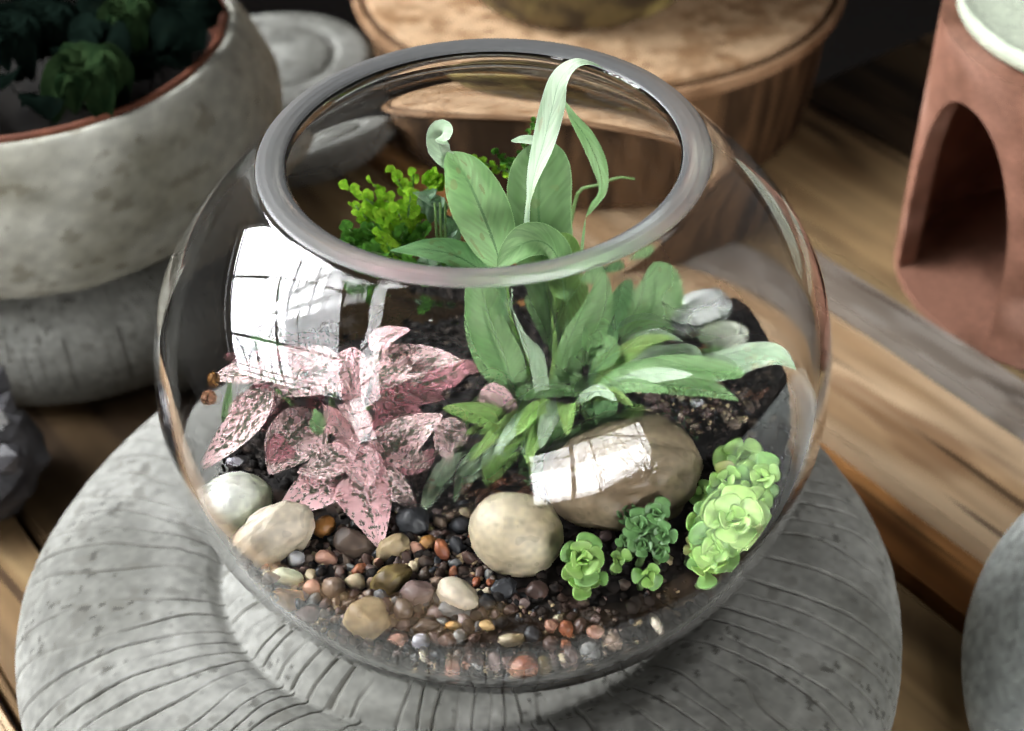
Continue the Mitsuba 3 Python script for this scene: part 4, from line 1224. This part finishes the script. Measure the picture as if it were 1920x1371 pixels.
for k in range(24):  # pale kinds again paint light onto leaves that lie in shade
    x0, y0 = mo.uniform(930, 1080), mo.uniform(755, 815)
    x1, y1 = x0 + mo.uniform(-110, 20), y0 + mo.uniform(20, 95)
    L([(1010, 785, .02), (x0, y0, -.02), ((x0 + x1) / 2 - 6, (y0 + y1) / 2 - 4, -.06), (x1, y1, -.13)], mo.uniform(18, 34), ('lance', 'paddle')[k % 2], ('strap_leaf_pale', 'strap_leaf_yellowish', 'strap_leaf', 'strap_leaf_pale')[k % 4],
      view(mo.normal(0, .3), mo.normal(.2, .2)), fold=0.2, wave=0.08, stalk=0.25, ns=18) if k % 4 != 3 or y1 > 830 else None
for k in range(34):                 # short young leaves at the crown
    px, py = mo.uniform(985, 1175), mo.uniform(725, 815)
    b = (px + mo.normal(0, 8), py + 22, 0.05)
    y = 0.06 - (py - 740) / 900
    L([(b[0], b[1], y + .01), (px, py, y), (px + mo.normal(0, 22), py - mo.uniform(-10, 22), y - .02)], mo.uniform(16, 34), 'paddle', ('strap_leaf_yellowish', 'strap_leaf_dark', 'strap_leaf')[k % 3], view(mo.normal(0, .4), mo.normal(.2, .3)), fold=0.2, wave=0.06, ns=12, nx=6)
put('strap_fern__crown', *join([tube([FB + [0.02 * k - 0.06, 0.02 * math.sin(k * 2), -0.03], FB + [0.03 * k - 0.09, 0.0, 0.02], FB + [0.045 * k - 0.13, -0.02, 0.07]], 0.014, 0.006, 6, 6) for k in range(7)]), 'stem_brown', True)
tag(fern, 'green strap-leaved fern rising from the middle of the bowl and out of its mouth', 'fern')

# ------------------------------------------------------------------ the pink speckled plant
poly = 'speckled_plant'


def PL(points, width, m='speckled_leaf_clear', facing=None, **kw):
    kw = {'fold': 0.16, 'wave': 0.035, 'ns': 24, 'nx': 10, **kw}
    return L(points, width * 1.02, kw.pop('shape', 'ovate'), m, facing, key=poly, **kw)


CLR, NET, DEEP = 'speckled_leaf_clear', 'speckled_leaf_netted', 'speckled_leaf_deep'
PL([(700, 688, .02), (745, 660, .02), (800, 648, .0), (868, 650, -.04)], 88, NET, (-0.2, -0.55, 1.0), fold=0.22)
PL([(655, 690, .0), (610, 660, .0), (555, 648, -.02), (488, 648, -.06)], 66, CLR, (0.1, -0.3, 1.0))
PL([(650, 650, -.02), (620, 670, -.04), (570, 695, -.07), (510, 725, -.11)], 104, NET, (-0.1, -0.7, 1.0), fold=0.12)
PL([(640, 640, -.0), (660, 665, -.05), (668, 710, -.09), (672, 765, -.13)], 76, CLR, (0.2, -0.9, 0.8))
PL([(520, 720, -.12), (478, 770, -.15), (425, 830, -.19), (368, 888, -.24)], 76, NET, (-0.4, -0.6, 1.0), fold=0.2)
PL([(610, 770, -.12), (570, 800, -.16), (535, 840, -.20), (505, 888, -.24)], 108, NET, (-0.1, -0.75, 1.0), fold=0.12)
PL([(650, 880, -.20), (610, 905, -.24), (565, 935, -.28), (512, 978, -.33)], 84, CLR, (-0.1, -0.8, 1.0), fold=0.18)
PL([(668, 878, -.22), (682, 915, -.26), (698, 965, -.31), (714, 1030, -.37)], 104, CLR, (0.1, -0.9, 0.8), fold=0.16)
PL([(705, 850, -.16), (745, 815, -.17), (790, 785, -.19), (833, 758, -.21)], 86, NET, (0.1, -0.7, 1.0), fold=0.16)
PL([(700, 872, -.18), (730, 895, -.20), (755, 920, -.22), (783, 950, -.24)], 64, NET, (0.3, -0.6, 0.9))
PL([(700, 740, -.02), (740, 722, -.0), (790, 715, .0), (838, 722, .0)], 66, DEEP, (0, -0.6, 1.0))
PL([(720, 860, -.10), (760, 850, -.11), (795, 845, -.12), (815, 822, -.12)], 60, DEEP, (0.2, -0.6, 0.9))
PL([(700, 620, .06), (725, 605, .06), (745, 595, .06), (775, 585, .06)], 52, CLR, (0, -0.4, 1.0))
PL([(700, 760, -.10), (672, 765, -.14), (645, 770, -.17), (612, 742, -.19)], 54, CLR, (0, -0.6, 1.0))
PL([(690, 800, -.14), (680, 775, -.18), (660, 755, -.21), (640, 745, -.22)], 52, CLR, (0.1, -0.6, 1.0))
PL([(660, 830, -.18), (685, 850, -.22), (690, 880, -.25), (690, 905, -.28)], 56, CLR, (0.1, -0.8, 0.9))
PL([(660, 830, -.18), (630, 850, -.22), (600, 870, -.25), (560, 880, -.28)], 66, NET, (-0.1, -0.8, 0.9))
PL([(650, 820, -.18), (640, 800, -.22), (628, 775, -.24), (622, 745, -.25)], 44, CLR, (-0.2, -0.7, 1.0))
PL([(520, 690, -.08), (480, 685, -.08), (445, 690, -.08), (405, 705, -.08)], 52, NET, (-0.1, -0.5, 1.0))
PL([(520, 730, -.10), (490, 740, -.10), (460, 745, -.10), (435, 765, -.11)], 44, NET, (-0.2, -0.5, 1.0))
PL([(895, 720, -.02), (920, 725, -.04), (945, 745, -.06), (962, 782, -.09)], 70, CLR, (0.1, -0.7, 1.0), fold=0.1)
PL([(870, 770, -.06), (850, 790, -.08), (838, 815, -.09), (845, 850, -.11)], 62, NET, (0.2, -0.7, 0.8))
PL([(780, 700, .08), (830, 680, .10), (870, 660, .10), (900, 665, .09)], 60, DEEP, (0, -0.5, 1.0))
PL([(700, 800, -.05), (740, 770, -.05), (770, 755, -.05), (800, 760, -.05)], 70, DEEP, (0, -0.6, 1.0))
PL([(560, 760, -.05), (530, 740, -.05), (500, 720, -.05), (470, 730, -.05)], 60, DEEP, (0, -0.6, 1.0))
L([(560, 650, .02), (530, 640, .02), (500, 625, .02), (480, 620, .02)], 44, 'lance', 'strap_leaf_dark', (0, -0.4, 1), key=poly, part='green_leaf')
L([(600, 800, -.20), (602, 785, -.23), (604, 770, -.24), (598, 752, -.25)], 30, 'paddle', 'strap_leaf', view(0, 0), key=poly, part='green_leaf')
L([(445, 690, -.05), (440, 730, -.08), (432, 760, -.10), (424, 790, -.12)], 15, 'strap', 'strap_leaf', view(0, 0), key=poly, part='green_leaf')
pk = np.random.default_rng(63)
for k in range(20):                  # smaller leaves that fill the clump
    px, py = pk.uniform(430, 860), pk.uniform(655, 880)
    if py > 900 - abs(px - 650) * 0.35:
        continue
    y = 0.06 - (py - 640) / 900 + pk.normal(0, 0.02)
    a = math.atan2((py - 790) * 1.2, px - 650) + pk.normal(0, 0.4)
    ln = pk.uniform(55, 85)
    dx, dy = math.cos(a) * ln, math.sin(a) * ln * 0.7
    PL([(px - dx * 0.5, py - dy * 0.5, y + .02), (px - dx * 0.1, py - dy * 0.1 - 5, y), (px + dx * 0.25, py + dy * 0.25 - 3, y - .02), (px + dx * 0.55, py + dy * 0.55 + 4, y - .05)], pk.uniform(38, 56), (NET, NET, CLR, DEEP)[k % 4],
       (pk.normal(0, .35), -0.65, 0.95))
base = np.array([-0.50, -0.02, -0.41])
tips = [ony(*t) for t in ((690, 690, .0), (650, 650, .0), (530, 715, -.11), (620, 770, -.13), (660, 870, -.20), (705, 850, -.16), (700, 740, -.02), (520, 690, -.08), (880, 760, -.04), (895, 720, -.02))]
for k, tp in enumerate(tips):
    b = base + [0.06 * math.cos(k * 2.4), 0.06 * math.sin(k * 2.4), 0]
    if k >= 8:
        b = np.array([-0.12, 0.06, -0.41])
    put(numbered(poly + '__stem'), *tube([b, (b + tp) / 2 + [0.0, 0.03, 0.04], tp], 0.011, 0.006, 6, 10), 'stem', True)
tag(poly, 'pink leaves speckled and netted with dark green, spreading over the pale stones', 'plant')

# ------------------------------------------------------------------ fleshy sedums


def fleshy_leaf():
    v = np.array(ICO2.vertices)
    x = (v[:, 0] + 1) / 2            # 0 at the base, 1 at the tip
    wd = 0.25 + 0.75 * np.sin(np.pi * np.clip(x, 0, 1) ** 0.75 * 0.62) ** 1.0
    y = v[:, 1] * 0.50 * (0.45 + 0.75 * x)
    z = v[:, 2] * 0.13 + 0.16 * (x - 0.3) ** 2 + 0.22 * y ** 2
    return np.stack([x, y, z], -1), np.array(ICO2.faces)


FL = fleshy_leaf()


def rosette(plant, px, py, rpx, h, m, n=12, seed=0, facing=None, inner='fleshy_leaf_young'):
    s = np.random.default_rng(seed)
    c = onz(px, py, -0.40 + h)
    r = rpx * ((EYE - c) @ BACK) / FOCAL
    if np.linalg.norm(c) > 0.93 - r * 0.6:
        c = c * (0.93 - r * 0.6) / np.linalg.norm(c)
    nrm = 0.75 * BACK + 0.25 * up + s.normal(0, 0.16, 3) if facing is None else np.asarray(facing, float)
    nrm /= np.linalg.norm(nrm)
    ex = np.cross(nrm, [0.2, 0.9, 0.3])
    ex /= np.linalg.norm(ex)
    ey = np.cross(nrm, ex)
    key = number_fast(plant + '__rosette')
    n = max(6, n - 3)
    size = s.uniform(0.9, 1.12)
    for k in range(n):
        e = (k + 1.0) / n
        a = k * 2.39996 + seed
        tilt = math.radians(78 - 74 * e ** 0.8 + s.normal(0, 5))
        Lg = r * size * (0.36 + 0.66 * e) * s.uniform(0.86, 1.10)
        d = ex * math.cos(a) + ey * math.sin(a)
        ax = d * math.cos(tilt) + nrm * math.sin(tilt)
        az = nrm * math.cos(tilt) - d * math.sin(tilt)
        ay = np.cross(az, ax)
        o = c + nrm * r * 0.22 * (1 - e) + d * r * 0.05
        V = inside(o + Lg * (FL[0][:, :1] * ax + FL[0][:, 1:2] * ay * 1.12 + FL[0][:, 2:3] * az), 0.95)
        put(f'{key}__leaf' + (f'_{k:03d}' if k else ''), V, FL[1], 'blotch:' + (inner if e < 0.45 else ('fleshy_leaf_tired' if s.random() < 0.07 else 'fleshy_leaf_green' if e > 0.8 and s.random() < 0.4 else m) if m == 'fleshy_leaf' else m), True)
    g = np.array([c[0] * 0.97, c[1] * 0.97, float(soil_z(c[0], c[1])) - 0.02])
    put(f'{key}__stem', *tube([g, (g + c) / 2 + s.normal(0, 0.01, 3), c], 0.012, 0.010, 6, 6), 'stem', True)


for k, (px, py, r, h, m, n) in enumerate([(1385, 862, 52, .12, 'fleshy_leaf', 13), (1360, 900, 50, .17, 'fleshy_leaf', 13), (1470, 915, 56, .15, 'fleshy_leaf', 13), (1420, 905, 44, .10, 'fleshy_leaf', 11),
                                          (1318, 925, 34, .09, 'fleshy_leaf', 9), (1375, 972, 74, .17, 'fleshy_leaf', 15), (1412, 1005, 62, .20, 'fleshy_leaf_young', 14), (1318, 990, 52, .13, 'fleshy_leaf', 11),
                                          (1340, 1020, 60, .12, 'fleshy_leaf', 12), (1322, 1072, 42, .07, 'fleshy_leaf', 8), (1372, 1068, 46, .07, 'fleshy_leaf', 10), (1395, 1045, 56, .08, 'fleshy_leaf', 10),
                                          (1300, 1030, 30, .07, 'fleshy_leaf_yellow', 8), (1440, 960, 50, .13, 'fleshy_leaf', 11)]):
    rosette('large_sedum', px, py, r, h, m, n, 50 + k)
tag('large_sedum', 'tall cluster of bright lime green sedum rosettes against the glass', 'sedum')
rosette('lone_sedum', 1088, 1050, 54, .10, 'fleshy_leaf', 14, 81)
rosette('lone_sedum', 1080, 1085, 36, .05, 'fleshy_leaf', 10, 82)
rosette('lone_sedum', 1112, 1082, 32, .05, 'fleshy_leaf', 10, 83)
tag('lone_sedum', 'single plump bright green succulent in front of the round buff stone', 'sedum')
rosette('low_sedum', 1210, 1075, 38, .06, 'fleshy_leaf', 8, 85)
rosette('low_sedum', 1160, 1050, 26, .05, 'fleshy_leaf', 6, 86)
tag('low_sedum', 'low green succulent with few round leaves below the dark one', 'sedum')
for k, (px, py, r, h) in enumerate([(1196, 985, 34, .12), (1230, 962, 32, .14), (1242, 1000, 32, .11), (1205, 1022, 30, .08), (1178, 958, 26, .11), (1236, 1030, 26, .07), (1172, 1012, 22, .07)]):
    rosette('dark_succulent', px, py, r, h, 'fleshy_leaf_dark', 13, 120 + k, inner='fleshy_leaf_dark')
tag('dark_succulent', 'small dark green succulent of many tight rosettes below the brown stone', 'succulent')

# ------------------------------------------------------------------ plants at the back of the bowl
cm = np.random.default_rng(44)


def sprig(plant, base_px, tip_px, y, m, count=9, size=31):
    a, b = ony(*base_px, y), ony(*tip_px, y - 0.03)
    key = number_fast(plant + '__sprig')
    mid = (a + b) / 2 + cm.normal(0, 0.015, 3)
    axis = catmull([a, mid, b], count + 2)
    put(key + '__stem', *tube([a, mid, b], 0.006, 0.003, 5, 8), 'stem', True)
    for k in range(count):
        p = axis[k + 2]
        e = (k + 1) / count
        side = 1 if k % 2 else -1
        t = (b - a) / np.linalg.norm(b - a)
        s = np.cross(t, BACK)
        s /= np.linalg.norm(s)
        L_ = size / 620.0 * cm.uniform(0.8, 1.25) * (1.15 - 0.4 * e)
        d = t * (0.5 + 0.6 * e) + side * s * 0.9 * (1 - 0.5 * e) + BACK * cm.normal(0.25, 0.25)
        d /= np.linalg.norm(d)
        V, q, uv = blade([p, p + d * L_ * 0.5 + BACK * 0.006, p + d * L_], L_ * 0.85, 'paddle', BACK + up * 0.3 + cm.normal(0, 0.25, 3), 0.3, 0.12, seed=k + 9 * counts[plant + '__sprig'], ns=8, nx=4)
        put_leaf(f'{key}__leaflet' + (f'_{k:03d}' if k else ''), inside(V), q, m, uv)


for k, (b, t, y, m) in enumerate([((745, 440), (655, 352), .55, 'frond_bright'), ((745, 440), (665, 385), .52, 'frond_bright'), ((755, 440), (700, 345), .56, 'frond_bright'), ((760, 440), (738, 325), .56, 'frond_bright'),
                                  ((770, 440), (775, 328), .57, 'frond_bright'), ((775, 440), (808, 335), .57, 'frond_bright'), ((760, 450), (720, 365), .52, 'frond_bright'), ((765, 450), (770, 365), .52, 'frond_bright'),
                                  ((760, 460), (712, 402), .48, 'frond_bright'), ((770, 460), (745, 395), .48, 'frond_bright'), ((740, 470), (650, 428), .50, 'frond_painted_shade'), ((740, 480), (655, 450), .46, 'frond_painted_shade'),
                                  ((740, 490), (690, 430), .46, 'frond_painted_shade'), ((760, 490), (715, 440), .44, 'frond_bright'), ((770, 490), (760, 430), .44, 'frond_painted_shade'), ((740, 500), (690, 470), .42, 'frond_painted_shade'),
                                  ((780, 480), (800, 430), .48, 'frond_painted_shade'), ((800, 360), (812, 350), .54, 'frond_bright')]):
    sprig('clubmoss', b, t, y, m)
tag('clubmoss', 'vivid green frilly clubmoss at the back beside the upright fern leaf', 'clubmoss')
for k in range(16):
    px, py = cm.uniform(790, 850), cm.uniform(360, 500)
    y = 0.42 + (470 - py) / 1200
    L([(px + 12, py + 34, y), (px + cm.normal(0, 8), py + 8, y - .01), (px + cm.normal(0, 22), py - 12, y - .03)], cm.uniform(24, 38), 'paddle', 'silver_leaf', view(cm.normal(0, .4), cm.normal(.2, .3)), key='silver_plant', fold=0.2, wave=0.12, ns=12, nx=6)
for k in range(3):
    a = ony(830 + 12 * k, 520, .40)
    put(numbered('silver_plant__stem'), *tube([a, ony(820 + 8 * k, 450, .42), ony(815 + 10 * k, 380, .45)], 0.008, 0.004, 6, 8), 'stem', True)
tag('silver_plant', 'silvery green small-leaved plant between the clubmoss and the fern', 'plant')
for k, (b, t, y) in enumerate([((975, 330), (885, 296), .62), ((965, 320), (1000, 228), .62), ((975, 310), (930, 285), .61)]):
    sprig('back_sprig', b, t, y, 'frond_painted_shade' if k else 'frond_bright', 9, 19)
put('back_sprig__stalk', *tube([ony(985, 480, .60), ony(980, 400, .61), ony(972, 320, .62)], 0.008, 0.005, 6, 8), 'stem', True)
tag('back_sprig', 'small olive green fern sprig behind the broad middle fern leaf', 'fern')
put('bent_stem', *tube([ony(1070, 420, .62), ony(1085, 360, .62), ony(1120, 347, .60), ony(1160, 333, .58), ony(1190, 336, .57)], 0.006, 0.004, 6, 14), 'stem', True)
tag('bent_stem', 'thin green stem arching in the shade at the back of the bowl', 'plant stem')
for k in range(14):                 # leaves coloured dark to paint shade into the back corner under the clubmoss
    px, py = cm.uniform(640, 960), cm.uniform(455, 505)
    L([(px, py + 40, .38), (px + cm.normal(0, 10), py + 10, .38), (px + cm.normal(0, 25), py - 10, .36)], cm.uniform(20, 36), 'lance', 'frond_painted_shade', view(cm.normal(0, .4), .2), key='shade_plant', fold=0.2, wave=0.1, ns=10, nx=4)
tag('shade_plant', 'low leaves under the clubmoss, green darkened to paint their shade', 'plant')
